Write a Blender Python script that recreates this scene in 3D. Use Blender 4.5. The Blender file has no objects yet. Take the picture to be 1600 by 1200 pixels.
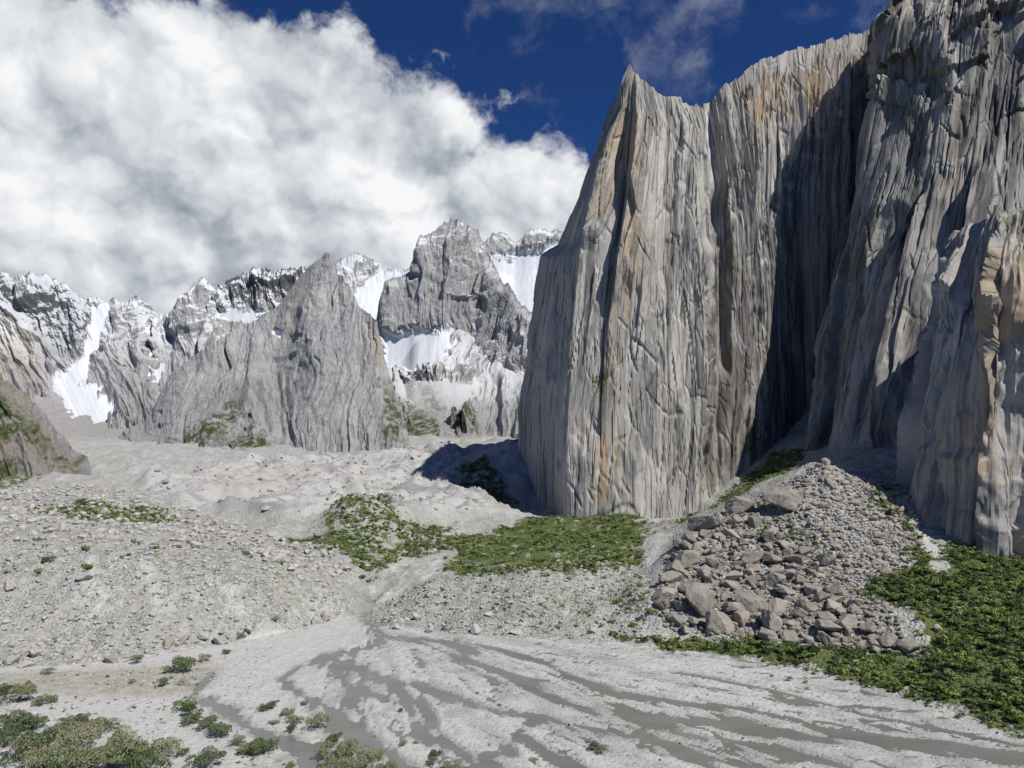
import bpy, bmesh, math, random
import numpy as np
from mathutils import Vector, Matrix
R = math.radians
rng = np.random.default_rng(7)
random.seed(7)
sc = bpy.context.scene
C = sc.collection

# ------------------------------------------------------------------ camera
F = 1101.0; HOR = 120.0; CAMZ = 45.0
PITCH = math.atan(HOR / F)
cam_d = bpy.data.cameras.new('camera'); cam = bpy.data.objects.new('camera', cam_d); C.objects.link(cam)
cam.location = (0, 0, CAMZ); cam.rotation_euler = (math.pi/2 + PITCH, 0, 0)
cam_d.sensor_width = 36; cam_d.lens = 36*F/1600; cam_d.clip_start = 0.5; cam_d.clip_end = 20000
sc.camera = cam
sc.render.resolution_x = 1024; sc.render.resolution_y = 768

# ------------------------------------------------------------------ sun, sky, exposure
SUN_EL = 49.0; SUN_A = 45.0          # elevation; angle right of straight behind the camera
sun_d = bpy.data.lights.new('sun', 'SUN'); sun = bpy.data.objects.new('sun', sun_d); C.objects.link(sun)
sun_d.energy = 5.0; sun_d.angle = R(0.53); sun_d.color = (1.0, 0.97, 0.92)
S = Vector((math.cos(R(SUN_EL))*math.sin(R(SUN_A)), -math.cos(R(SUN_EL))*math.cos(R(SUN_A)), math.sin(R(SUN_EL))))
sun.rotation_euler = S.to_track_quat('Z', 'Y').to_euler()
sc.view_settings.view_transform = 'Standard'; sc.view_settings.look = 'None'
sc.cycles.diffuse_bounces = 1; sc.cycles.max_bounces = 4
sc.view_settings.exposure = 0.0; sc.view_settings.gamma = 1.0; sc.view_settings.use_curve_mapping = False

def pixdir(px, py):
    a = (px-800)/F; b = (600-py)/F
    return np.array([a, math.cos(PITCH)-b*math.sin(PITCH), math.sin(PITCH)+b*math.cos(PITCH)])
def W(px, py, d):
    v = pixdir(px, py); return np.array([0, 0, CAMZ]) + v*(d/v[1])

def build_world():
    w = bpy.data.worlds.new('World'); sc.world = w; w.use_nodes = True
    nt = w.node_tree; nt.nodes.clear(); N = nt.nodes.new; L = nt.links.new
    out = N('ShaderNodeOutputWorld'); w.cycles.sampling_method = 'MANUAL'; w.cycles.sample_map_resolution = 256
    sky = N('ShaderNodeTexSky'); sky.sky_type = 'NISHITA'; sky.sun_disc = False
    sky.sun_elevation = R(SUN_EL); sky.sun_rotation = R(180 - SUN_A)
    sky.altitude = 3800; sky.air_density = 1.0; sky.dust_density = 0.0; sky.ozone_density = 4.0
    bg = N('ShaderNodeBackground'); bg.inputs['Strength'].default_value = 0.066
    tint = N('ShaderNodeMix'); tint.data_type = 'RGBA'; tint.blend_type = 'MULTIPLY'; tint.inputs[0].default_value = 1.0; tint.inputs[7].default_value = (0.34, 0.64, 1.12, 1)   # thin dry mountain air
    L(sky.outputs[0], tint.inputs[6]); L(tint.outputs[2], bg.inputs[0])
    tc = N('ShaderNodeTexCoord'); D = tc.outputs['Generated']
    def vm(op, a, b=None):
        n = N('ShaderNodeVectorMath'); n.operation = op
        for i, q in enumerate((a, b)):
            if q is None: continue
            if isinstance(q, (tuple, list)): n.inputs[i].default_value = q
            else: L(q, n.inputs[i])
        return n
    def m(op, a, b=None, clamp=False):
        n = N('ShaderNodeMath'); n.operation = op; n.use_clamp = clamp
        for i, q in enumerate((a, b)):
            if q is None: continue
            if isinstance(q, (int, float)): n.inputs[i].default_value = q
            else: L(q, n.inputs[i])
        return n.outputs[0]
    def noise(vec, scale, det, rough=0.55, out_='Fac'):
        n = N('ShaderNodeTexNoise'); n.inputs['Scale'].default_value = scale; n.inputs['Detail'].default_value = det
        n.inputs['Roughness'].default_value = rough
        L(vec, n.inputs['Vector']); return n.outputs[out_]
    def puff(vec, scale, det=3.5, rough=0.52):
        n = N('ShaderNodeTexVoronoi'); n.feature = 'F1'; n.inputs['Scale'].default_value = scale; n.inputs['Detail'].default_value = det
        n.inputs['Roughness'].default_value = rough; n.inputs['Lacunarity'].default_value = 2.3; n.normalize = True
        L(vec, n.inputs['Vector']); return m('SUBTRACT', 1.0, n.outputs['Distance'])
    def ss(x, lo, hi, a=0.0, b=1.0):
        n = N('ShaderNodeMapRange'); n.interpolation_type = 'SMOOTHSTEP'
        for k, q in zip(('From Min','From Max','To Min','To Max'), (lo,hi,a,b)): n.inputs[k].default_value = q
        L(x, n.inputs['Value']); return n.outputs['Result']
    # a bank of cumulus bounded by a great circle and finite in extent; the rest of the sky has small scattered puffs
    d1 = pixdir(215, -20); d2 = pixdir(930, 265); nn = np.cross(d1, d2); nn /= np.linalg.norm(nn)
    cdir = pixdir(440, 270); cdir /= np.linalg.norm(cdir)
    if np.dot(nn, cdir) < 0: nn = -nn
    side = vm('DOT_PRODUCT', D, tuple(nn)).outputs['Value']
    near = vm('DOT_PRODUCT', D, tuple(cdir)).outputs['Value']
    sep = N('ShaderNodeSeparateXYZ'); L(D, sep.inputs[0])
    wv = vm('SUBTRACT', noise(D, 7.0, 6, 0.62, 'Color'), (0.5,0.5,0.5)).outputs[0]
    q = vm('ADD', vm('MULTIPLY', D, (1,1,1.12)).outputs[0], vm('MULTIPLY', wv, (0.075,0.075,0.075)).outputs[0]).outputs[0]
    sd = tuple(0.042*np.array([0.75, -0.1, 0.75]))
    q2 = vm('ADD', q, sd).outputs[0]
    p1, p1b = puff(q, 4.6), puff(q2, 4.6)
    fb = noise(vm('ADD', q, (3.1,1.7,0.4)).outputs[0], 5.5, 10, 0.62)
    big = noise(vm('ADD', D, (7.3,4.1,2.2)).outputs[0], 3.2, 2, 0.5)
    bank = m('MULTIPLY', m('MULTIPLY', ss(side, -0.20, 0.30), ss(near, 0.72, 0.89)), 0.66)
    dens = m('ADD', m('ADD', m('MULTIPLY', p1, 0.62), m('MULTIPLY', fb, 0.58)), m('ADD', bank, m('MULTIPLY', big, 0.35)))
    wisp = m('MULTIPLY', ss(m('ADD', fb, m('MULTIPLY', big, 0.35)), 0.66, 0.88), 0.26)
    cover = m('MAXIMUM', ss(dens, 1.06, 1.15), wisp)
    lit = m('MULTIPLY', m('SUBTRACT', p1, p1b), 2.3)
    det = m('MULTIPLY', m('SUBTRACT', fb, 0.5), 0.22)
    # flat grey bases low down, bright heads above them
    el = m('ADD', sep.outputs['Z'], m('MULTIPLY', m('SUBTRACT', big, 0.5), 0.5))
    base = ss(el, 0.12, 0.28, 0.48, 0.66)
    lum = m('ADD', m('ADD', base, lit), m('ADD', det, m('MULTIPLY', m('SUBTRACT', p1, 0.55), 0.35)))
    lum = m('MAXIMUM', m('MINIMUM', lum, 0.98), 0.2)
    ramp = N('ShaderNodeValToRGB'); L(lum, ramp.inputs[0])
    e = ramp.color_ramp.elements
    e[0].position = 0.2; e[0].color = (0.20, 0.235, 0.30, 1); e[1].position = 0.95; e[1].color = (0.93, 0.94, 0.95, 1)
    k = e.new(0.45); k.color = (0.39, 0.43, 0.48, 1); k = e.new(0.68); k.color = (0.66, 0.69, 0.73, 1)
    bc = N('ShaderNodeBackground'); bc.inputs['Strength'].default_value = 1.0; L(ramp.outputs[0], bc.inputs[0])
    mx = N('ShaderNodeMixShader'); L(cover, mx.inputs[0]); L(bg.outputs[0], mx.inputs[1]); L(bc.outputs[0], mx.inputs[2])
    L(mx.outputs[0], out.inputs[0])
build_world()

# ------------------------------------------------------------------ noise (numpy)
_a = np.linspace(0, 2*np.pi, 64, endpoint=False); _GX = np.cos(_a); _GY = np.sin(_a)
def _h(ix, iy, seed):
    h = (ix.astype(np.uint32)*np.uint32(374761393) + iy.astype(np.uint32)*np.uint32(668265263) + np.uint32((seed*974711+12345) & 0xffffffff))
    h = (h ^ (h >> np.uint32(13)))*np.uint32(1274126177)
    return h ^ (h >> np.uint32(16))
def pn(x, y, seed=0):
    x, y = np.broadcast_arrays(np.asarray(x, float), np.asarray(y, float))
    ix = np.floor(x).astype(np.int64); iy = np.floor(y).astype(np.int64); fx = x-ix; fy = y-iy
    u = fx*fx*fx*(fx*(fx*6-15)+10); v = fy*fy*fy*(fy*(fy*6-15)+10)
    def g(a, b):
        k = (_h(ix+a, iy+b, seed) & np.uint32(63)).astype(np.int64)
        return _GX[k]*(fx-a) + _GY[k]*(fy-b)
    x0 = g(0,0)*(1-u)+g(1,0)*u; x1 = g(0,1)*(1-u)+g(1,1)*u
    return (x0*(1-v)+x1*v)*1.5
def fbm(x, y, seed=0, o=4, gain=0.5, lac=2.03):
    t = 0; a = 1.0; 
    for i in range(o):
        t = t + a*pn(x, y, seed+i*17); x = x*lac+3.1; y = y*lac+1.7; a *= gain
    return t
def ridged(x, y, seed=0, o=3, gain=0.5):
    t = 0; a = 1.0
    for i in range(o):
        t = t + a*(1-2*np.abs(pn(x, y, seed+i*17))); x = x*2.07+5.1; y = y*2.07+2.3; a *= gain
    return t
def cellv(x, y, seed=0):
    """worley cells: random value of the nearest cell and the edge distance"""
    ix = np.floor(x).astype(np.int64); iy = np.floor(y).astype(np.int64)
    b1 = np.full(x.shape, 9.0); b2 = np.full(x.shape, 9.0); val = np.zeros(x.shape)
    for a in (-1,0,1):
        for b in (-1,0,1):
            h = _h(ix+a, iy+b, seed)
            jx = (h & np.uint32(1023))/1023.0; jy = ((h >> np.uint32(10)) & np.uint32(1023))/1023.0; vv = ((h >> np.uint32(20)) & np.uint32(1023))/1023.0
            d = np.hypot(ix+a+jx-x, iy+b+jy-y)
            n = d < b1
            b2 = np.where(n, b1, np.minimum(b2, d)); val = np.where(n, vv, val); b1 = np.where(n, d, b1)
    return val, b2-b1
def facets(x, y, seed=0):
    """worley cells as tilted plates: level, tilt, offset from the centre, edge distance"""
    ix = np.floor(x).astype(np.int64); iy = np.floor(y).astype(np.int64)
    b1 = np.full(x.shape, 9.0); b2 = np.full(x.shape, 9.0); val = np.zeros(x.shape); hh = np.zeros(x.shape, np.uint32); ox = np.zeros(x.shape)
    for a in (-1,0,1):
        for b in (-1,0,1):
            h = _h(ix+a, iy+b, seed)
            jx = (h & np.uint32(1023))/1023.0; jy = ((h >> np.uint32(10)) & np.uint32(1023))/1023.0
            dx = x-ix-a-jx; d = np.hypot(dx, iy+b+jy-y); n = d < b1
            b2 = np.where(n, b1, np.minimum(b2, d)); hh = np.where(n, h, hh); ox = np.where(n, dx, ox); b1 = np.where(n, d, b1)
    val = ((hh >> np.uint32(20)) & np.uint32(1023))/1023.0; tl = ((hh >> np.uint32(5)) & np.uint32(255))/255.0
    return val-0.5, tl-0.5, ox, b2-b1
def _r(i, j, seed, k=0): return ((_h(i, j, seed) >> np.uint32(k)) & np.uint32(1023))/1023.0-0.5
def plates(x, y, seed, w=0.1, wy=0.05, tilt=0.0):
    """jointed slabs: columns cut at staggered heights, each with its own level and tilt; joints are narrow ramps"""
    x = x + 0.33*pn(x*0.9, x*0+seed*1.3, seed+40)
    i = np.floor(x).astype(np.int64); fx = x-i
    def col(k):
        ii = i+k; yy = y*(1+0.5*_r(ii, ii*0+3, seed+7)) + 7.3*_r(ii, ii*0, seed+9); j = np.floor(yy).astype(np.int64); fy = yy-j
        a0 = _r(ii, j, seed)+tilt*_r(ii, j, seed, 10)*2*(fx-k-0.5); a1 = _r(ii, j+1, seed)+tilt*_r(ii, j+1, seed, 10)*2*(fx-k-0.5)
        t = sstep_(fy, 1-wy, 1); return a0*(1-t)+a1*t
    t = sstep_(fx, 1-w, 1)
    return col(0)*(1-t)+col(1)*t
def sstep_(x, a, b): return np.clip((x-a)/(b-a), 0, 1)
def sstep(x, a, b):
    t = np.clip((x-a)/(b-a), 0, 1); return t*t*(3-2*t)

# ------------------------------------------------------------------ mesh helpers
def mesh_raw(name, V, faces_flat, nper, smooth=True):
    me = bpy.data.meshes.new(name)
    V = np.ascontiguousarray(V, dtype=np.float32).reshape(-1, 3)
    fl = np.ascontiguousarray(faces_flat, dtype=np.int32).ravel(); nf = len(fl)//nper
    me.vertices.add(len(V)); me.vertices.foreach_set('co', V.ravel())
    me.loops.add(len(fl)); me.loops.foreach_set('vertex_index', fl)
    me.polygons.add(nf); me.polygons.foreach_set('loop_start', np.arange(nf, dtype=np.int32)*nper)
    me.polygons.foreach_set('use_smooth', np.full(nf, smooth, dtype=bool))
    me.update(calc_edges=True)
    return me
def grid_mesh(name, V, smooth=True):
    nv, nu = V.shape[:2]
    i = np.arange(nv*nu).reshape(nv, nu)
    q = np.stack([i[:-1,:-1], i[:-1,1:], i[1:,1:], i[1:,:-1]], -1)
    return mesh_raw(name, V, q, 4, smooth)
def attr(me, name, arr, vec=False):
    a = me.attributes.new(name, 'FLOAT_VECTOR' if vec else 'FLOAT', 'POINT')
    a.data.foreach_set('vector' if vec else 'value', np.ascontiguousarray(arr, dtype=np.float32).ravel())
def link(name, me, mat=None, parent=None):
    o = bpy.data.objects.new(name, me); C.objects.link(o)
    if mat and me and not len(me.materials): me.materials.append(mat)
    if parent: o.parent = parent
    return o
def tag(o, label=None, cat=None, group=None, kind=None):
    if label: o['label'] = label
    if cat: o['category'] = cat
    if group: o['group'] = group
    if kind: o['kind'] = kind
    return o
def inpoly(x, y, P):
    P = np.asarray(P, float); r = np.zeros(np.shape(x), bool); n = len(P); j = n-1
    for i in range(n):
        xi, yi = P[i]; xj, yj = P[j]
        if yi != yj:
            c = ((yi > y) != (yj > y)) & (x < (xj-xi)*(y-yi)/(yj-yi)+xi); r ^= c
        j = i
    return r
def seg_dist(x, y, P):
    best = np.full(np.shape(x), 1e9)
    for (ax, ay), (bx, by) in zip(P[:-1], P[1:]):
        dx, dy = bx-ax, by-ay; t = np.clip(((x-ax)*dx+(y-ay)*dy)/(dx*dx+dy*dy+1e-9), 0, 1)
        best = np.minimum(best, np.hypot(x-ax-t*dx, y-ay-t*dy))
    return best
def warp_poly(x, y, P, w, amp):
    """soft polygon with a wandering outline"""
    return soft_poly(x+fbm(x/16, y/16, 91, 4)*amp, y+fbm(x/16+5, y/16, 92, 4)*amp, P, w)
def soft_poly(x, y, P, w):
    """1 inside, 0 outside, soft over +-w"""
    d = seg_dist(x, y, list(P)+[P[0]]); return sstep(np.where(inpoly(x, y, P), d, -d), -w, w)

# ------------------------------------------------------------------ materials
class NB:
    def __init__(s, name):
        s.m = bpy.data.materials.new(name); s.m.use_nodes = True; s.nt = s.m.node_tree
        s.b = s.nt.nodes['Principled BSDF']; s.N = s.nt.nodes.new; s.L = s.nt.links.new
        s.b.inputs['Roughness'].default_value = 0.9; s.b.inputs['Specular IOR Level'].default_value = 0.2
    def attr(s, n, out='Fac'):
        a = s.N('ShaderNodeAttribute'); a.attribute_name = n; return a.outputs[out]
    def pos(s):
        return s.N('ShaderNodeNewGeometry').outputs['Position']
    def scale(s, v, k):
        n = s.N('ShaderNodeVectorMath'); n.operation = 'MULTIPLY'; s.L(v, n.inputs[0]); n.inputs[1].default_value = k; return n.outputs[0]
    def noise(s, v, sc_, det=4, rough=0.55, dist=0.0):
        n = s.N('ShaderNodeTexNoise'); n.inputs['Scale'].default_value = sc_; n.inputs['Detail'].default_value = det
        n.inputs['Roughness'].default_value = rough; n.inputs['Distortion'].default_value = dist; s.L(v, n.inputs['Vector']); return n.outputs['Fac']
    def vor(s, v, sc_, out='Color', feat='F1'):
        n = s.N('ShaderNodeTexVoronoi'); n.inputs['Scale'].default_value = sc_; n.feature = feat; s.L(v, n.inputs['Vector']); return n.outputs[out]
    def ramp(s, f, stops):
        n = s.N('ShaderNodeValToRGB'); e = n.color_ramp.elements
        e[0].position, e[0].color = stops[0][0], (*stops[0][1], 1); e[1].position, e[1].color = stops[-1][0], (*stops[-1][1], 1)
        for p, c in stops[1:-1]:
            k = e.new(p); k.color = (*c, 1)
        s.L(f, n.inputs[0]); return n.outputs[0]
    def rng(s, f, a, b, c=0.0, d=1.0):
        n = s.N('ShaderNodeMapRange'); n.interpolation_type = 'SMOOTHSTEP'
        for k, q in zip(('From Min','From Max','To Min','To Max'), (a,b,c,d)): n.inputs[k].default_value = q
        s.L(f, n.inputs['Value']); return n.outputs['Result']
    def math(s, op, a, b, clamp=False):
        n = s.N('ShaderNodeMath'); n.operation = op; n.use_clamp = clamp
        for i, q in enumerate((a, b)):
            if isinstance(q, (int, float)): n.inputs[i].default_value = q
            else: s.L(q, n.inputs[i])
        return n.outputs[0]
    def mix(s, f, a, b, mode='MIX'):
        n = s.N('ShaderNodeMix'); n.data_type = 'RGBA'; n.blend_type = mode
        for q, k in ((f, 0), (a, 6), (b, 7)):
            if isinstance(q, (int, float)): n.inputs[k].default_value = q
            elif isinstance(q, tuple): n.inputs[k].default_value = (*q, 1)
            else: s.L(q, n.inputs[k])
        return n.outputs[2]
    def bump(s, h, dist, strength=1.0, chain=None):
        n = s.N('ShaderNodeBump'); n.inputs['Distance'].default_value = dist; n.inputs['Strength'].default_value = strength
        s.L(h, n.inputs['Height'])
        if chain: s.L(chain, n.inputs['Normal'])
        return n.outputs[0]
    def done(s, col, nrm=None, rough=None):
        s.L(col, s.b.inputs['Base Color'])
        if nrm: s.L(nrm, s.b.inputs['Normal'])
        if rough is not None:
            if isinstance(rough, (int, float)): s.b.inputs['Roughness'].default_value = rough
            else: s.L(rough, s.b.inputs['Roughness'])
        return s.m

def mat_cliff():
    b = NB('granite_wall'); fl = b.attr('flow', 'Vector')
    st0 = b.noise(b.scale(fl, (0.055, 0.006, 0.9)), 1.0, 5, 0.6, 0.15)
    st1 = b.noise(b.scale(fl, (0.19, 0.009, 0)), 1.0, 6, 0.62, 0.1)
    st2 = b.noise(b.scale(fl, (0.75, 0.016, 0.3)), 1.0, 5, 0.65)
    big = b.noise(b.scale(fl, (0.03, 0.016, 0.7)), 1.0, 5)
    fine = b.noise(b.pos(), 0.9, 6, 0.7)
    col = b.ramp(big, [(0.3, (0.32, 0.298, 0.262)), (0.5, (0.42, 0.395, 0.352)), (0.7, (0.50, 0.47, 0.42))])
    col = b.mix(b.rng(st0, 0.54, 0.66, 0, 0.55), col, (0.17, 0.165, 0.16))
    col = b.mix(b.rng(st1, 0.53, 0.61, 0, 0.82), col, (0.115, 0.113, 0.11))
    col = b.mix(b.rng(st2, 0.55, 0.65, 0, 0.78), col, (0.11, 0.108, 0.105))
    col = b.mix(b.rng(st2, 0.44, 0.30, 0, 0.45), col, (0.54, 0.52, 0.48))
    col = b.mix(b.math('MULTIPLY', b.attr('warm'), b.rng(st1, 0.35, 0.6, 0.45, 0.9)), col, (0.47, 0.345, 0.215))
    col = b.mix(b.math('MULTIPLY', b.attr('scree'), b.rng(st1, 0.36, 0.58, 0.35, 1.0)), col, (0.075, 0.074, 0.072))  # scree on cliffs: dark rock stains, and shade painted into the tower's recess
    col = b.mix(b.attr('wet_dark'), col, (0.12, 0.10, 0.085))
    col = b.mix(b.attr('snow'), col, (0.75, 0.77, 0.8))
    vegn = b.math('MULTIPLY', b.attr('veg'), b.rng(fine, 0.42, 0.55), True)
    col = b.mix(vegn, col, (0.05, 0.085, 0.02))
    col = b.mix(b.rng(fine, 0.45, 0.75, 0, 0.4), col, (0.17, 0.165, 0.16))
    # small jointed plates: each cell of rock has its own facing
    wv = b.N('ShaderNodeVectorMath'); wv.operation = 'ADD'; b.L(fl, wv.inputs[0])
    wn = b.N('ShaderNodeTexNoise'); wn.inputs['Scale'].default_value = 0.12; wn.inputs['Detail'].default_value = 4; b.L(fl, wn.inputs['Vector'])
    b.L(b.scale(wn.outputs['Color'], (3.0, 5.0, 0)), wv.inputs[1])
    nrm = b.N('ShaderNodeNewGeometry').outputs['Normal']
    for sx, sz, k in ((0.16, 0.024, 0.34), (0.6, 0.10, 0.20)):
        v = b.vor(b.scale(wv.outputs[0], (sx, sz, 0)), 1.0)
        o1 = b.N('ShaderNodeVectorMath'); o1.operation = 'SUBTRACT'; b.L(v, o1.inputs[0]); o1.inputs[1].default_value = (0.5, 0.5, 0.5)
        o2 = b.N('ShaderNodeVectorMath'); o2.operation = 'MULTIPLY_ADD'; b.L(o1.outputs[0], o2.inputs[0]); o2.inputs[1].default_value = (k, k, k); b.L(nrm, o2.inputs[2])
        o3 = b.N('ShaderNodeVectorMath'); o3.operation = 'NORMALIZE'; b.L(o2.outputs[0], o3.inputs[0]); nrm = o3.outputs[0]
    edge = b.vor(b.scale(wv.outputs[0], (0.16, 0.024, 0)), 1.0, 'Distance', 'DISTANCE_TO_EDGE')
    n = b.bump(b.rng(edge, 0.0, 0.05), 0.5, 0.9, nrm)
    n = b.bump(b.noise(b.scale(b.pos(), (1, 1, 0.3)), 0.9, 8, 0.74), 0.45, 0.8, n)
    return b.done(col, n, 0.85)
def mat_far():
    b = NB('mountain_rock'); fl = b.attr('flow', 'Vector')
    st1 = b.noise(b.scale(fl, (0.05, 0.010, 0)), 1.0, 7, 0.65, 0.3)
    st2 = b.noise(b.scale(fl, (0.2, 0.022, 0.3)), 1.0, 6, 0.7)
    big = b.noise(b.pos(), 0.006, 5, 0.6)
    fine = b.noise(b.pos(), 0.07, 9, 0.72)
    col = b.ramp(big, [(0.32, (0.40, 0.397, 0.392)), (0.5, (0.49, 0.482, 0.468)), (0.66, (0.56, 0.54, 0.505))])
    col = b.mix(b.rng(st1, 0.53, 0.64, 0, 0.7), col, (0.17, 0.17, 0.175))
    col = b.mix(b.rng(st2, 0.54, 0.66, 0, 0.65), col, (0.16, 0.16, 0.165))
    col = b.mix(b.rng(st2, 0.45, 0.33, 0, 0.5), col, (0.55, 0.53, 0.50))
    col = b.mix(b.rng(fine, 0.35, 0.7, 0, 0.4), col, (0.16, 0.155, 0.15))
    col = b.mix(b.attr('wet_dark'), col, (0.12, 0.125, 0.13))  # masked rock turned dark grey
    col = b.mix(b.math('MULTIPLY', b.attr('warm'), b.rng(st1, 0.3, 0.6, 0.3, 0.9)), col, (0.43, 0.37, 0.28))
    col = b.mix(b.attr('scree'), col, b.ramp(fine, [(0.3, (0.40, 0.38, 0.36)), (0.7, (0.54, 0.52, 0.49))]))
    vegn = b.math('MULTIPLY', b.attr('veg'), b.rng(fine, 0.38, 0.55), True)
    col = b.mix(vegn, col, (0.075, 0.105, 0.03))
    # snow: mapped fields plus ledges that face up
    nz = b.N('ShaderNodeSeparateXYZ'); b.L(b.N('ShaderNodeNewGeometry').outputs['Normal'], nz.inputs[0])
    led = b.math('MULTIPLY', b.rng(b.math('ADD', nz.outputs['Z'], b.math('MULTIPLY', b.math('SUBTRACT', fine, 0.5), 1.5)), 0.44, 0.60), b.attr('ledge'))
    sn = b.rng(b.math('ADD', b.attr('snow'), b.math('MULTIPLY', b.math('SUBTRACT', fine, 0.5), 1.9)), 0.40, 0.56)
    sn = b.math('MAXIMUM', sn, led)
    run = b.noise(b.scale(fl, (0.09, 0.012, 0.5)), 1.0, 6, 0.65)
    col = b.mix(sn, col, b.mix(b.rng(run, 0.35, 0.68), (0.66, 0.68, 0.71), (0.55, 0.56, 0.58)))
    cr = b.noise(b.scale(b.pos(), (1, 1, 0.22)), 0.14, 9, 0.7)
    inv = b.math('SUBTRACT', 1.0, b.math('MULTIPLY', sn, 0.96))
    n = b.N('ShaderNodeBump'); n.inputs['Distance'].default_value = 12.0; b.L(cr, n.inputs['Height']); b.L(inv, n.inputs['Strength'])
    return b.done(col, n.outputs[0], 0.9)
def mat_ground():
    b = NB('ground_gravel'); p = b.pos()
    n1 = b.noise(p, 0.035, 6, 0.6); n2 = b.noise(p, 0.35, 6, 0.65); n3 = b.noise(p, 2.2, 4, 0.7)
    v = b.vor(p, 1.3); sepv = b.N('ShaderNodeSeparateColor'); b.L(v, sepv.inputs[0])
    v2 = b.vor(p, 0.45); sepv2 = b.N('ShaderNodeSeparateColor'); b.L(v2, sepv2.inputs[0])
    col = b.ramp(n1, [(0.3, (0.40, 0.397, 0.38)), (0.55, (0.50, 0.497, 0.48)), (0.75, (0.56, 0.558, 0.545))])
    col = b.mix(b.rng(b.attr('rubble'), 0.5, 0.26, 0, 0.6), col, (0.55, 0.542, 0.52))
    col = b.mix(b.math('MULTIPLY', b.attr('rubble'), 0.75), col, b.ramp(sepv.outputs[0], [(0.0, (0.17, 0.167, 0.158)), (0.5, (0.36, 0.353, 0.336)), (1.0, (0.53, 0.515, 0.49))]))
    col = b.mix(b.math('MULTIPLY', b.attr('rubble'), b.rng(n1, 0.38, 0.62, 0.1, 0.6)), col, (0.33, 0.325, 0.295))
    gul = b.noise(b.scale(p, (0.22, 0.03, 0.05)), 1.0, 6, 0.65, 0.3)
    col = b.mix(b.math('MULTIPLY', b.attr('rubble'), b.rng(gul, 0.5, 0.62, 0, 0.6)), col, (0.47, 0.465, 0.44))
    col = b.mix(b.math('MULTIPLY', b.attr('rubble'), b.rng(b.noise(p, 0.055, 5, 0.65), 0.54, 0.66, 0, 0.5)), col, (0.40, 0.362, 0.32))
    col = b.mix(b.rng(n2, 0.45, 0.75, 0, 0.45), col, (0.31, 0.30, 0.27))
    col = b.mix(b.attr('scar'), col, b.ramp(gul, [(0.35, (0.40, 0.395, 0.37)), (0.65, (0.56, 0.55, 0.52))]))
    col = b.mix(b.rng(n3, 0.5, 0.8, 0, 0.35), col, (0.24, 0.23, 0.21))
    col = b.mix(b.math('MULTIPLY', b.attr('glacier'), b.rng(n1, 0.35, 0.6, 0.3, 0.9)), col, b.ramp(n2, [(0.3, (0.34, 0.333, 0.32)), (0.7, (0.48, 0.47, 0.452))]))
    ice = b.noise(b.scale(p, (0.02, 0.045, 0.05)), 1.0, 7, 0.65, 0.6)
    col = b.mix(b.math('MULTIPLY', b.attr('glacier'), b.rng(ice, 0.53, 0.60, 0, 0.8)), col, (0.23, 0.225, 0.215))
    col = b.mix(b.math('MULTIPLY', b.attr('dirt'), b.rng(ice, 0.3, 0.55, 0.9, 0.4)), col, (0.36, 0.325, 0.30))
    col = b.mix(b.math('MULTIPLY', b.attr('brown'), b.rng(n2, 0.35, 0.6, 0.4, 0.95)), col, (0.31, 0.29, 0.23))
    g = b.rng(b.math('ADD', b.attr('veg'), b.math('MULTIPLY', b.math('SUBTRACT', b.noise(p, 0.22, 6, 0.72), 0.5), 2.4)), 0.5, 0.7)
    col = b.mix(g, col, b.ramp(n3, [(0.3, (0.06, 0.085, 0.022)), (0.7, (0.12, 0.145, 0.05))]))
    col = b.mix(b.math('MULTIPLY', b.attr('tint'), b.rng(b.noise(p, 0.5, 5, 0.75), 0.45, 0.62, 0, 0.75)), col, (0.17, 0.18, 0.09))
    col = b.mix(b.attr('wet_dark'), col, b.ramp(n2, [(0.3, (0.17, 0.17, 0.155)), (0.7, (0.27, 0.265, 0.245))]))
    rub = b.math('ADD', b.math('MULTIPLY', b.attr('rubble'), 0.9), 0.12)
    hb = b.vor(p, 1.3, 'Distance')
    n = b.N('ShaderNodeBump'); n.inputs['Distance'].default_value = -0.5; b.L(hb, n.inputs['Height']); b.L(rub, n.inputs['Strength'])
    nn = b.bump(n3, 0.18, 0.8, n.outputs[0])
    return b.done(col, nn, 0.95)
def mat_boulder(name='granite_boulder', base=((0.165,0.15,0.128),(0.255,0.232,0.198),(0.35,0.32,0.275)), sc_=0.25):
    b = NB(name); oc = b.N('ShaderNodeTexCoord').outputs['Object']; oi = b.N('ShaderNodeObjectInfo').outputs['Random']
    p = b.pos()
    n1 = b.noise(p, sc_, 6, 0.65); n2 = b.noise(p, sc_*9, 5, 0.7)
    col = b.ramp(n1, [(0.3, base[0]), (0.5, base[1]), (0.72, base[2])])
    col = b.mix(b.math('MULTIPLY', oi, 0.35), col, (0.34, 0.305, 0.26))
    col = b.mix(b.rng(n2, 0.5, 0.75, 0, 0.5), col, (0.12, 0.115, 0.10))
    streak = b.noise(b.scale(p, (0.9, 0.9, 0.15)), 1.0, 4, 0.6)
    col = b.mix(b.rng(streak, 0.56, 0.72, 0, 0.45), col, (0.10, 0.095, 0.09))
    n = b.bump(b.noise(p, 1.3, 7, 0.7), 0.35, 0.7)
    return b.done(col, n, 0.88)
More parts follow.
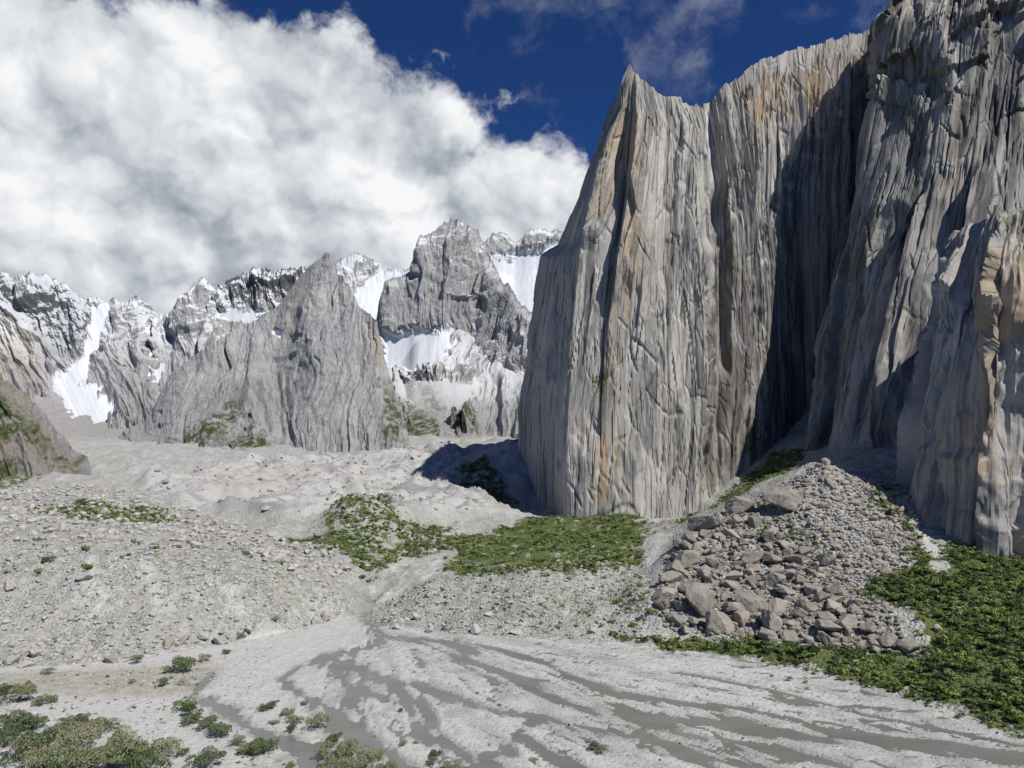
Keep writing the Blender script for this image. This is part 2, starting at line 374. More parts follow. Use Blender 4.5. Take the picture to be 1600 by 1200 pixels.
def mat_leaf(name, c0, c1, c2):
    b = NB(name); oi = b.N('ShaderNodeObjectInfo').outputs['Random']
    n = b.noise(b.pos(), 0.8, 3); big = b.noise(b.pos(), 0.07, 4, 0.6)
    f = b.math('ADD', b.math('ADD', b.math('MULTIPLY', n, 0.5), b.math('MULTIPLY', b.math('SUBTRACT', big, 0.35), 0.9)), b.math('MULTIPLY', b.math('SUBTRACT', oi, 0.5), 0.6))
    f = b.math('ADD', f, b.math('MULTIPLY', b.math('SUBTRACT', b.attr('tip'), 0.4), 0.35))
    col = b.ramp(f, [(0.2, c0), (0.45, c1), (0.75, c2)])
    b.b.inputs['Roughness'].default_value = 0.7
    return b.done(col, None, 0.7)
def mat_plain(name, col, rough=0.9):
    b = NB(name); n = b.noise(b.pos(), 3.0, 4); return b.done(b.mix(n, tuple(0.7*c for c in col), tuple(min(1, 1.3*c) for c in col)), None, rough)
def mat_water():
    b = NB('silty_water'); p = b.pos()
    n = b.noise(b.scale(p, (0.5, 1.0, 1)), 0.16, 5, 0.6)
    col = b.ramp(n, [(0.3, (0.13, 0.137, 0.12)), (0.7, (0.18, 0.187, 0.166))])
    foam = b.noise(p, 1.1, 7, 0.75)
    col = b.mix(b.rng(foam, 0.66, 0.74, 0, 0.6), col, (0.5, 0.51, 0.5))
    b.b.inputs['Specular IOR Level'].default_value = 0.4
    nn = b.bump(b.noise(p, 1.7, 4, 0.6), 0.12, 0.7)
    return b.done(col, nn, 0.2)
M_CLIFF = mat_cliff(); M_FAR = mat_far(); M_GROUND = mat_ground()
M_BOULDER = mat_boulder(); M_PALE = mat_boulder('pale_boulder', ((0.31,0.30,0.28),(0.42,0.405,0.38),(0.52,0.50,0.47)))
M_TAN = mat_boulder('tan_boulder', ((0.24,0.205,0.165),(0.33,0.285,0.235),(0.41,0.365,0.31)))
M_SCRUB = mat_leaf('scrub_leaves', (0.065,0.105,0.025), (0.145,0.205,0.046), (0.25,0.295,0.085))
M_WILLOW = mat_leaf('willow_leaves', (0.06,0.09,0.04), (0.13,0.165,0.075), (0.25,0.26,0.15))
M_FLOWER = mat_plain('dry_flower_heads', (0.34, 0.27, 0.21))
M_STEM = mat_plain('shrub_wood', (0.12, 0.09, 0.06)); M_WATER = mat_water()

# ------------------------------------------------------------------ ground height
def G0(px, py, z=0.0):
    v = pixdir(px, py); t = (z-CAMZ)/v[2]; return np.array([v[0]*t, v[1]*t, z])
CP = []
FOOT_L = [(-300,1062),(-100,1050),(0,1042),(100,1040),(200,1030),(300,1012),(380,1000),(450,985),(520,970),(556,962)]
FOOT_R = [(590,978),(700,990),(800,996),(900,1001),(1000,1005),(1100,1017),(1200,1035),(1300,1060),(1400,1085),(1500,1115),(1600,1152),(1800,1240)]
for q in FOOT_L+FOOT_R: CP.append(G0(*q))
APEX = G0(572, 966)
for x in (-220,-110,0,110,220):
    for y in (-120,-40,30): CP.append(np.array([x,y,0.0]))
for x,y in ((-150,80),(-90,80),(-30,80),(30,80),(80,80),(-120,110),(-80,110),(-40,110),(0,110),(40,110),(70,110),(-80,140),(-40,140),(0,140),(40,140),(-60,165),(-20,165),(20,160),(-130,130),(-30,185),(60,130)): CP.append(np.array([x,y,0.0]))
for q in [
 # left moraine
 (-300,850,205),(-150,848,205),(0,852,205),(100,846,208),(200,852,208),(300,864,208),(400,882,210),(480,907,212),(530,930,213),
 (0,950,180),(200,945,183),(400,940,190),
 (-200,800,290),(0,795,290),(100,785,300),(200,803,300),(300,832,270),(400,857,258),(450,845,285),(470,868,250),(-200,770,400),(0,765,380),(100,745,420),(200,745,420),(230,772,345),(320,803,325),
 # river gap
 (590,930,232),(615,895,250),(640,905,238),(660,880,262),
 # ridge hump
 (580,800,310),(530,815,300),(490,830,295),(640,818,320),(690,832,322),(560,860,275),(600,860,285),
 # central bench
 (700,880,260),(800,872,262),(900,855,272),(960,845,280),(700,908,226),(800,903,226),(900,903,226),(980,915,222),(740,838,330),(850,822,360),(950,810,372),(1000,838,295),(1010,890,235),(700,950,206),(850,950,204),(980,955,200),
 # scree gully, green strip up to the recess
 (1025,870,245),(1035,835,275),(1050,812,380),(1010,806,385),(1090,804,386),(1130,778,392),(1180,742,396),(1250,702,395),(1280,662,420),(1300,607,447),(1120,800,340),(1170,765,340),
 (1400,690,330),(1360,704,318),
 # talus
 (1050,990,186),(1150,1006,178),(1300,1026,167),(1420,1030,164),(1040,930,200),(1100,900,212),(1200,880,214),(1300,870,212),(1050,860,235),(1100,822,243),(1180,782,248),(1290,726,250),(1230,800,236),(1330,800,228),(1380,850,212),(1400,920,190),(1360,742,252),(1420,785,232),(1450,835,216),(1500,880,197),(1400,980,172),(1500,960,172),(1600,890,198),(1600,1000,150),(1500,1050,142),(1750,1000,150),(1750,930,185),(1900,1000,170),
 # foot of the tower, left bank
 (940,808,386),(890,810,393),(820,800,440),(770,775,450),(715,775,470),(735,715,560),(800,680,560),(705,702,800),(830,690,650),(900,720,600),
 # glacier
 (300,772,430),(400,790,400),(500,797,390),(600,792,420),(700,803,395),(800,808,385),(250,748,520),(400,745,590),(550,748,590),(680,752,560),(120,692,1000),(250,702,950),(400,714,900),(500,719,850),(600,716,850),(690,702,900),(720,692,1000),(640,682,1150),(0,692,1200),(-300,700,900),(215,722,580),(265,732,545),(190,716,680),
 ]: CP.append(W(*q))
for x,y,z in ((-1500,1500,120),(0,1700,110),(1500,1500,150),(-2500,3400,150),(0,3400,150),(2500,3400,150),(800,600,120),(400,300,60),(300,100,10),(-600,300,40),(-400,100,10),(500,0,10),(-500,-100,5),(350,500,110),(200,480,105),(100,500,50)): CP.append(np.array([x,y,z], float))
CP = np.array(CP, float)
_c = 6.0
def _phi(x, y): 
    return np.sqrt((x[..., None]-CP[:,0])**2 + (y[..., None]-CP[:,1])**2 + _c*_c)
_A = _phi(CP[:,0], CP[:,1]); _n = len(CP)
_A = np.block([[_A - 0*np.eye(_n), np.ones((_n,1))],[np.ones((1,_n)), np.zeros((1,1))]])
_w = np.linalg.lstsq(_A, np.append(CP[:,2], 0), rcond=1e-10)[0]
def z_base(x, y):
    x = np.asarray(x, float).ravel(); y = np.asarray(y, float).ravel(); out = np.empty(len(x))
    for i in range(0, len(x), 20000):
        out[i:i+20000] = _phi(x[i:i+20000], y[i:i+20000])@_w[:-1] + _w[-1]
    return out
PLAIN = [tuple(G0(*q)[:2]) for q in FOOT_L] + [tuple(APEX[:2])] + [tuple(G0(*q)[:2]) for q in FOOT_R] + [(110,40),(110,-200),(-300,-200),(-300,60)]

# pixel -> ground point (first hit of the sight line with the smooth terrain)
def hit(px, py):
    v = pixdir(px, py); Y = np.concatenate([np.arange(60, 420, 0.8), np.arange(420, 1500, 5)])
    P = np.array([0,0,CAMZ]) + v*(Y/v[1])[:,None]
    zb = np.maximum(z_base(P[:,0], P[:,1]), 0); k = np.nonzero(P[:,2] <= zb)[0]
    i = k[0] if len(k) else len(Y)-1
    return P[i]
def gpoly(pts): return [tuple(hit(*p)[:2]) for p in pts]

CHAN = [  # braided channels: pixel polyline, half width (m)
 ([(640,885),(600,910),(575,940),(566,962),(598,992),(585,1008),(512,1026),(500,1034),(525,1043),(538,1065),(543,1087),(514,1104),(525,1125),(575,1152),(612,1178),(650,1205),(700,1240)], 1.7),
 ([(512,1027),(556,1043),(612,1064),(640,1069),(694,1078),(716,1092),(760,1108),(800,1116),(862,1119),(900,1130)], 1.5),
 ([(600,993),(668,999),(700,1000),(730,1011),(719,1030),(752,1037),(790,1055),(832,1078),(900,1100),(1000,1120),(1100,1128),(1200,1145),(1300,1150),(1400,1158),(1500,1166),(1620,1190)], 2.3),
 ([(728,1006),(775,1015),(800,1021),(853,1037),(900,1060),(960,1082),(1060,1098),(1180,1105)], 1.3),
 ([(612,1066),(650,1100),(672,1122),(660,1143),(697,1162),(744,1178),(790,1176),(806,1143),(838,1121)], 1.4),
 ([(744,1178),(760,1200),(780,1230)], 1.8),
 ([(806,1143),(850,1170),(900,1195),(960,1230)], 1.3),
 ([(300,1085),(345,1105),(370,1125),(420,1150),(480,1168),(490,1200),(500,1230)], 1.2),
 ([(330,1050),(310,1075),(300,1085)], 0.8),
 ([(538,1065),(565,1080),(600,1090),(640,1100)], 1.1),
 ([(1000,1120),(1100,1150),(1250,1180),(1400,1200),(1500,1230)], 2.0),
 ([(900,1130),(1000,1150),(1100,1180),(1200,1210)], 1.7),
 ([(465,1040),(440,1060),(470,1085),(514,1104)], 0.9),
 ([(1060,1050),(1200,1075),(1330,1110),(1450,1135),(1600,1165)], 0.7),
 ([(0,1105),(30,1112),(55,1118),(45,1126)], 0.35),
]
CHANW = [([tuple(G0(*p)[:2]) if p[1] > 966 else tuple(hit(*p)[:2]) for p in pl], w) for pl, w in CHAN]
WATER_Z = -0.24

GLAC = gpoly([(215,765),(300,745),(420,722),(560,722),(700,700),(730,720),(715,775),(810,806),(700,812),(560,800),(440,812),(320,805)])
SCARS = [gpoly(q) for q in ([(578,928),(602,893),(640,870),(692,872),(682,900),(645,925),(605,948)],[(1012,850),(1030,828),(1048,840),(1042,870),(1032,905),(1018,895)],[(1395,760),(1412,770),(1445,820),(1475,890),(1462,893),(1435,835)],[(130,880),(140,878),(175,960),(160,965)],[(215,885),(228,884),(262,962),(246,968)],[(330,905),(342,904),(385,965),(372,972)])]
DIRT = gpoly([(285,778),(340,757),(430,740),(540,736),(565,745),(480,765),(400,790),(370,798)])
BROWN = [tuple(G0(*q)[:2]) for q in [(-60,1062),(0,1052),(120,1048),(260,1040),(320,1030),(345,1045),(320,1075),(290,1085),(200,1090),(60,1085),(-60,1080)]]
VEGP = {  # name: (polygon in world, density)
 'slope': gpoly([(945,997),(1100,1003),(1250,1024),(1440,1030),(1452,1000),(1405,955),(1340,925),(1405,893),(1418,862),(1385,800),(1350,762),(1385,757),(1440,825),(1475,900),(1480,850),(1500,835),(1560,868),(1640,890),(1760,960),(1760,1190),(1600,1146),(1500,1112),(1390,1080),(1280,1050),(1150,1030),(1040,1014)]),
 'face': gpoly([(960,860),(1005,835),(1025,880),(1015,950),(985,985),(960,960),(975,910)]),
 'bench': gpoly([(688,834),(800,820),(850,811),(930,807),(1008,805),(1012,850),(1000,880),(960,890),(880,896),(800,898),(740,905),(690,905),(703,868)]),
 'ridge': gpoly([(430,842),(500,822),(580,798),(640,815),(700,830),(715,850),(660,868),(620,885),(590,905),(570,890),(530,868),(470,858)]),
 'strip': gpoly([(1030,835),(1120,780),(1205,712),(1262,700),(1250,728),(1170,770),(1130,785),(1080,812)]),
 'left': gpoly([(50,795),(120,786),(250,796),(290,815),(230,820),(120,812),(50,805)]),
 'bank': gpoly([(745,718),(770,722),(800,770),(815,790),(770,785),(740,780),(712,772),(718,745)]),
 'corner': gpoly([(-80,690),(0,705),(60,735),(110,740),(40,760),(-80,775)]),
}
TINT = gpoly([(300,870),(420,880),(540,930),(590,950),(500,960),(380,965),(250,930),(180,880)])
TINT2 = gpoly([(690,915),(820,905),(1000,915),(1020,960),(940,985),(800,975),(720,960)])
TALUS = gpoly([(1035,985),(1150,1004),(1300,1024),(1430,1028),(1400,960),(1335,920),(1290,880),(1250,800),(1290,726),(1200,775),(1100,812),(1045,870),(1025,930)])
SCREE = gpoly([(1250,790),(1295,728),(1370,738),(1440,800),(1420,880),(1340,925),(1290,880)])
def ground_z(x, y, full=False):
    shp = np.shape(x); x = np.asarray(x, float).ravel(); y = np.asarray(y, float).ravel()
    zb = z_base(x, y)
    dp = seg_dist(x, y, PLAIN+[PLAIN[0]]); ins = inpoly(x, y, PLAIN)
    zb = np.where(ins, zb*0.0, np.maximum(zb, np.minimum(dp*0.06, 0.8)) )
    off = np.where(ins, 0, np.clip(dp/8, 0, 1))
    th = np.arctan2(x-APEX[0], APEX[1]-y); r = np.hypot(x-APEX[0], y-APEX[1])
    gl = soft_poly(x, y, GLAC, 8.0)
    # moraine hummocks, glacier ridges
    far = np.clip(y/300, 0.5, 2.5)
    hum = fbm(x/26, y/26, 3, 4)*2.0 + fbm(x/6, y/6, 5, 3)*0.6
    zz = zb + off*hum*np.clip(far, 0.5, 1.5)
    fr = y > 330
    if fr.any():
        k_ = sstep(y[fr], 330, 520); zz[fr] += k_*(fbm(x[fr]/95, y[fr]/60, 13, 4)*4.0 - 2.0 + ridged((x[fr]-0.4*y[fr])/42, (y[fr]+0.2*x[fr])/26, 15, 3)*1.8)
    gg = gl > 0.01
    if gg.any():
        zz[gg] += gl[gg]*(ridged((x[gg]+0.5*y[gg])/60, (y[gg]-0.3*x[gg])/32, 9, 4)*5.5 + fbm(x[gg]/14, y[gg]/10, 11, 3)*2.0)
    sl = (y > 140) & (y < 240)
    zz[sl] += off[sl]*(ridged((x[sl]+fbm(x[sl]/9, y[sl]/9, 71, 2)*2.5)/7.5, y[sl]/60, 73, 3)*0.55)
    nr = (y > 60) & (y < 330)
    zz[nr] += off[nr]*fbm(x[nr]/1.7, y[nr]/1.7, 21, 2)*0.16
    wet_dark = np.zeros(len(x))
    pl = ins & (y > 60)
    ch = pl | ((dp < 60) & (y > 195) & (np.abs(x-APEX[0]) < 45))
    if ch.any():
        X = x[ch]; Y = y[ch]; T = th[ch]; RR = r[ch]
        wob = fbm(X/5, Y/5, 31, 3)
        isl = fbm(T*24+wob*0.12, RR/26, 61, 4)
        carve = np.zeros(len(X)); wt = np.zeros(len(X))
        for p, w in CHANW:
            d = seg_dist(X, Y, p); de = d/(w*0.88) + isl*1.9 + wob*0.4
            carve = np.maximum(carve, sstep(de, 1.35, 0.8)); wt = np.maximum(wt, sstep(de, 2.6, 1.2)*0.8)
        micro = fbm(T*20, RR/34, 41, 4)*0.10 + fbm(X/1.5, Y/1.5, 43, 2)*0.03 + 0.04
        brd = np.maximum(1-np.abs(fbm(T*13+wob*0.14, RR/60, 47, 4))*6.0, 1-np.abs(fbm(T*26+wob*0.2, RR/36, 53, 3))*6.0)
        right = sstep(X, -52, -30)
        braid = np.clip(brd, 0, 1)*sstep(RR, 8, 40)*right
        silt = sstep(fbm(T*11+wob*0.2, RR/40, 59, 4), -0.05, 0.25)*right*0.5
        wt = np.clip(np.maximum(np.maximum(wt, braid*0.75), silt)*(0.75+0.6*wob), 0, 0.9)
        ii = pl[ch]
        zc = zz[ch] + np.where(ii, micro, 0) - carve*np.where(ii, 0.5, 0.5) - np.where(ii, braid*0.40, 0)
        zz[ch] = zc; wet_dark[ch] = wt
    if not full: return zz.reshape(shp)
    rub = np.where(ins, 0.25, 1.0)*(1-gl*0.5)
    A = dict(wet_dark=wet_dark, glacier=gl, rubble=rub, brown=soft_poly(x, y, BROWN, 3.0))
    veg = np.zeros(len(x))
    for k, P in VEGP.items():
        veg = np.maximum(veg, warp_poly(x, y, P, 6 if k != 'corner' else 14, 4)*{'slope':1.0,'bench':0.78,'face':0.45,'ridge':0.55,'strip':0.8,'left':0.7,'bank':0.62,'corner':0.7}[k])
    A['scar'] = np.maximum.reduce([soft_poly(x, y, P, 2.5) for P in SCARS])*np.clip(0.8+fbm(x/5, y/5, 81, 3)*0.5, 0, 1); A['rubble'] = A['rubble']*(1-0.7*A['scar']); A['veg'] = veg*(1-A['scar']); A['dirt'] = soft_poly(x, y, DIRT, 14); A['tint'] = np.maximum(np.maximum(soft_poly(x, y, TINT, 8), soft_poly(x, y, TINT2, 6)), np.where(ins, 0, 0.55)*(1-gl)*sstep(y, 420, 330))
    return zz.reshape(shp), A

def build_ground():
    Y = np.concatenate([np.linspace(-120, 84, 16), 85*np.exp(np.arange(0, 565)*0.0049), np.array([1450,1600,1800,2100,2500,3000,3600])])
    t = np.linspace(-1, 1, 550)
    YY = np.repeat(Y[:,None], len(t), 1); XX = t[None,:]*(0.93*np.maximum(YY, 80)+42)
    Z, A = ground_z(XX, YY, True)
    V = np.stack([XX, YY, Z], -1)
    me = grid_mesh('valley_ground', V)
    for k, a in A.items(): attr(me, k, a)
    o = link('valley_ground', me, M_GROUND); tag(o, 'pale stony valley floor with moraines and debris covered glacier', kind='structure')
build_ground()
# river: one sheet of silty water lying in the carved channels
def build_river():
    pts = [(q[0]*1.0, q[1]) for q in PLAIN]
    xs = np.linspace(-130, 112, 120); ys = np.linspace(60, 207, 100)
    XX, YY = np.meshgrid(xs, ys)
    V = np.stack([XX, YY, np.full_like(XX, WATER_Z)], -1)
    o = link('river', grid_mesh('river', V), M_WATER); tag(o, 'grey silty braided river on the gravel plain', kind='structure')
build_river()

# ------------------------------------------------------------------ cliffs and mountains
def interp_net(net, nu, nv, smooth=2):
    """net: rows (bottom to top) x columns of (px, py, depth) -> world grid nv x nu and its flat pixel layout"""
    net = np.array(net, float)
    Wn = np.array([[W(*p) for p in row] for row in net])
    du = np.linalg.norm(np.diff(Wn, axis=1), axis=2).mean(0); dv = np.linalg.norm(np.diff(Wn, axis=0), axis=2).mean(1)
    ku = np.append(0, np.cumsum(du)); kv = np.append(0, np.cumsum(dv))
    U = np.linspace(0, ku[-1], nu); Vv = np.linspace(0, kv[-1], nv)
    full = np.concatenate([Wn, net], 2)
    a = np.stack([np.stack([np.interp(U, ku, full[r,:,c]) for c in range(6)], -1) for r in range(full.shape[0])])
    g = np.stack([np.stack([np.interp(Vv, kv, a[:,j,c]) for c in range(6)], -1) for j in range(nu)], 1)
    return g, U, Vv
def blur(P, k):
    for _ in range(k):
        Q = P.copy(); Q[1:-1] = (P[:-2]+2*P[1:-1]+P[2:])/4; P = Q
        Q = P.copy(); Q[:,1:-1] = (P[:,:-2]+2*P[:,1:-1]+P[:,2:])/4; P = Q
    return P
def normals(P):
    du = np.gradient(P, axis=1); dv = np.gradient(P, axis=0); n = np.cross(du, dv)
    return n/(np.linalg.norm(n, axis=2, keepdims=True)+1e-9)
def finish_rock(name, P, PX, U, masks, mat, back, label, zsink=0, kind='structure'):
    nv, nu = P.shape[:2]
    fl = np.stack([np.repeat(U[None,:], nv, 0), P[...,2], np.zeros((nv, nu))], -1)
    # a cap and a back so that the rock is a solid mass
    rows = [P]; F_ = [fl]; reps = 1
    top = P[-1]; rad_ = top*np.array([1.25, 1, 0]); rad_ = rad_/np.linalg.norm(rad_, axis=1)[:,None]
    for k, (dy, dz) in enumerate(back):
        r = top + rad_*dy + np.array([0, 0, dz]); r = r + (pn(U/12.0, np.full(nu, k*3.3), 5)*min(dy*0.2, 12))[:,None]*np.array([0, 0.3, 1]); rows.append(r[None]); F_.append(np.stack([U, r[:,2], np.zeros(nu)], -1)[None]); reps += 1
    foot = P[0].copy(); foot[:,2] = -8.0; rows.insert(0, foot[None]); F_.insert(0, fl[:1])   # footing below the ground
    V = np.concatenate(rows, 0); FL = np.concatenate(F_, 0); V[...,2] = np.maximum(V[...,2], -8.0)
    me = grid_mesh(name, V, False)
    attr(me, 'flow', FL, True)
    for k in ('warm','wet_dark','snow','veg','scree','ledge'):
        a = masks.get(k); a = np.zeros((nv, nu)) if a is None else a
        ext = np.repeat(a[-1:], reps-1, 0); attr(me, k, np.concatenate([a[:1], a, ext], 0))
    o = link(name, me, mat); tag(o, label, kind=kind); return o
def pxmask(PX, polys, w):
    x, y = PX[...,0].ravel(), PX[...,1].ravel(); r = np.zeros(len(x))
    x = x + fbm(x/14, y/22, 5, 4)*w*1.6; y = y + fbm(x/16+9, y/14, 6, 4)*w*1.6
    for p in polys: r = np.maximum(r, soft_poly(x, y, p, w))
    return r.reshape(PX.shape[:2])

def soften(d, k=1):
    return blur(d[...,None], k)[...,0]
def cliff_disp(s, z, seed, amp=1.0, fs=1.0):
    s = s/fs; z = z/fs
    wx = fbm(s/70, z/300, seed+1, 2)*7; lean = fbm(s/30, z/60, seed+2, 3)*0.6
    q = s+wx+lean; zj = z+fbm(s/7, z/50, seed+16, 3)*9
    d = ridged((s+wx)/42, z/420, seed+3, 2)*0.9
    d += plates(q/23, zj/130, seed+4, 0.05, 0.16, 1.6)*5.8
    rough = sstep(fbm(s/20, z/50, seed+14, 3), 0.0, 0.22); mid = 0.35+0.65*sstep(fbm(s/30, z/70, seed+17, 3), -0.12, 0.12)
    d += plates(q/9.5, zj/60, seed+5, 0.05, 0.05, 1.5)*1.9*mid
    d += plates(q/3.4, zj/27, seed+6, 0.16, 0.06, 1.2)*0.6*(0.05+rough)
    d += plates(q/1.5, zj/11, seed+7, 0.3, 0.1, 1.0)*0.26*(0.05+rough)
    for k, (sc_, zz_, dp) in enumerate(((6.5, 130, 1.5), (3.0, 55, 0.7))):
        crack = np.abs(pn(q/sc_, z/zz_, seed+11+k*5)); d -= dp*sstep(crack, (0.07, 0.11)[k], 0.0)*sstep(pn(q/14, z/30, seed+13+k*3), -0.1, 0.2)
    for k, (ca, sa, l1, l2, dp) in enumerate(((0.93, 0.37, 17, 80, 0.8), (0.95, -0.31, 21, 90, 0.8))):
        a_ = s*ca+z*sa; b_ = -s*sa+z*ca; cr = np.abs(pn(a_/l1, b_/l2, seed+61+k)); d -= dp*sstep(cr, 0.06, 0.0)*sstep(pn(a_/25, b_/25, seed+71+k), 0.05, 0.25)
    d += fbm(s/2.2, z/6, seed+9, 3)*0.08
    return d*amp*fs

TOWER_NET = [
 [(850,775,700),(812,812,540),(838,818,465),(888,826,395),(940,828,387),(1000,830,384),(1050,830,385),(1090,822,389),(1120,800,401),(1165,770,411),(1200,740,424),(1260,690,440),(1330,640,434),(1430,640,420)],
 [(850,640,700),(811,650,540),(838,650,465),(885,650,397),(940,650,391),(1000,650,388),(1050,650,389),(1095,650,393),(1122,650,405),(1165,620,412),(1200,600,422),(1255,560,436),(1330,520,430),(1430,500,420)],
 [(870,520,700),(828,510,535),(852,500,465),(897,500,400),(945,500,394),(1003,500,391),(1050,500,393),(1098,500,397),(1125,500,408),(1160,500,412),(1195,480,418),(1250,450,430),(1330,420,426),(1430,400,418)],
 [(890,420,680),(845,400,525),(868,402,460),(905,400,402),(955,400,396),(1010,400,394),(1055,400,396),(1100,400,400),(1125,400,410),(1158,400,412),(1192,380,416),(1250,350,425),(1330,320,422),(1430,300,415)],
 [(910,400,660),(872,384,520),(888,385,455),(913,370,403),(962,370,396),(1012,370,394),(1056,370,396),(1100,370,401),(1124,370,411),(1157,370,412),(1192,350,415),(1250,320,424),(1330,290,421),(1430,270,414)],
 [(940,320,600),(905,305,480),(925,270,427),(945,260,403),(980,260,398),(1020,260,398),(1060,260,400),(1102,270,404),(1120,280,413),(1155,280,412),(1195,260,414),(1255,230,420),(1330,210,418),(1430,190,412)],
 [(975,200,520),(948,195,450),(957,170,420),(970,165,402),(990,175,400),(1025,190,402),(1062,200,404),(1100,205,407),(1111,210,416),(1140,195,414),(1190,170,416),(1255,150,420),(1335,130,418),(1430,110,412)],
 [(995,125,440),(976,120,415),(981,107,409),(985,101,403),(992,113,404),(1015,133,407),(1050,151,409),(1088,167,412),(1102,164,419),(1132,134,418),(1185,98,420),(1260,72,424),(1340,52,424),(1440,40,420)],
]
def build_tower():
    g, U, Vv = interp_net(TOWER_NET, 840, 320)
    P = blur(g[...,:3], 2); PX = g[...,3:]
    n = normals(blur(P, 6)); z = P[...,2]; s = np.repeat(U[None,:], len(Vv), 0)
    d = cliff_disp(s, z, 100)
    tv = np.linspace(0, 1, len(Vv))[:,None]
    d *= (1-0.75*sstep(tv, 0.93, 1.0))
    # the orange corner system below the summit, the waterfall groove
    px, py = PX[...,0], PX[...,1]
    cor = np.interp(py, [101,165,260,370,400,500,650,806], [985,970,945,913,905,897,885,888]); lf = sstep(cor-px, -2, 8)
    d = d*(1-0.62*lf) + lf*plates(s/22, (z+fbm(s/6, z/20, 142, 3)*8)/19, 141, 0.1, 0.2, 0.15)*2.4*sstep(tv, 1.0, 0.9)
    gx = np.interp(py, [160,330,520,780], [1110,1122,1135,1108]); d -= 5.0*np.exp(-((px-gx)/9)**2)*sstep(py, 800, 700)
    d += 5.0*np.exp(-((px-1105)/14)**2)*sstep(py, 370, 400)*sstep(py, 800, 600)
    cx = np.interp(py, [110,250,330,420], [985,972,990,960]); d -= 4.5*sstep(px, cx-30, cx-4)*sstep(px, cx+4, cx)*sstep(py, 420, 330)*sstep(py, 120, 170)
    P = P + n*d[...,None]
    jg = plates(U/5.0, U*0, 131, 0.15, 0.1, 0.6)*3.2 + fbm(U/2.0, U*0, 133, 3)*0.6
    P[...,2] += jg[None,:]*(np.clip((tv-0.955)/0.045, 0, 1)**1.3)*sstep(np.abs(PX[-1,:,0]-985), 4, 22)[None,:]
    m = {}
    nz = fbm(s/9, z/40, 77, 3)
    m['warm'] = np.clip(pxmask(PX, [[(990,300),(1003,320),(1000,400),(985,470),(965,560),(945,640),(935,620),(960,520),(975,420),(975,330)],[(955,200),(990,150),(1000,250),(985,300),(950,330),(925,360),(935,290)],[(1170,120),(1270,110),(1380,70),(1380,110),(1280,170),(1180,200),(1155,160)],[(930,640),(960,650),(960,780),(925,790)]], 10)*(0.75+1.1*fbm(s/2.6, z/45, 78, 4)+0.4*nz), 0, 1)
    m['wet_dark'] = np.clip(pxmask(PX, [[(1105,370),(1140,360),(1165,460),(1175,560),(1165,700),(1120,770),(1095,760),(1098,600)]], 10)*(0.6+0.6*nz), 0, 0.85)
    fall = sum(np.exp(-((px-np.interp(py,[170,300,400,520,560],[1104,1124,1132,1146,1162])-0.8*k+nz*2)/1.1)**2) for k in (0, 6))
    m['snow'] = np.clip(fall*0.55*sstep(nz, -0.6, 0.3), 0, 1)*sstep(py, 165, 185)*sstep(py, 600, 540)
    m['veg'] = pxmask(PX, [[(925,590),(945,575),(950,600),(930,620)],[(1080,600),(1100,610),(1095,625)],[(1080,160),(1105,160),(1100,180)],[(1160,690),(1180,640),(1185,700),(1150,720)]], 6)
    m['scree'] = np.clip(pxmask(PX, [[(1175,420),(1250,250),(1380,60),(1460,40),(1460,660),(1180,760)]], 18)*(0.85+0.4*nz), 0, 0.96)  # water streaks plus painted shade: darkens the recess where the cliff's shadow falls
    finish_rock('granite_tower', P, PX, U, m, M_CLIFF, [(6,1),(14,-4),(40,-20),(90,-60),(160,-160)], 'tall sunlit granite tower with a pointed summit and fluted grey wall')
build_tower()
RIGHT_NET = [
 [(1300,690,460),(1262,722,385),(1330,745,350),(1420,760,313),(1500,790,297),(1600,810,283),(1750,830,268),(1990,860,240)],
 [(1320,580,460),(1285,600,385),(1345,600,354),(1430,600,326),(1500,600,311),(1600,600,298),(1750,600,280),(1990,600,255)],
 [(1350,470,460),(1310,480,385),(1370,480,358),(1450,480,336),(1510,480,322),(1605,480,310),(1750,480,290),(1990,460,265)],
 [(1380,340,460),(1340,340,384),(1395,340,363),(1470,340,346),(1530,340,334),(1610,340,322),(1750,330,302),(1990,300,275)],
 [(1400,220,460),(1362,220,383),(1415,220,364),(1485,220,351),(1545,220,342),(1615,220,332),(1750,200,312),(1990,160,285)],
 [(1420,110,450),(1384,110,381),(1430,110,366),(1495,110,356),(1555,110,348),(1620,110,340),(1750,80,322),(1990,30,295)],
 [(1430,40,440),(1386,35,374),(1440,35,366),(1500,30,357),(1555,30,348),(1620,25,342),(1750,-20,326),(1990,-70,300)],
 [(1450,0,430),(1422,-12,382),(1460,-25,378),(1510,-45,372),(1560,-60,366),(1625,-80,360),(1750,-120,345),(1990,-180,320)],
]
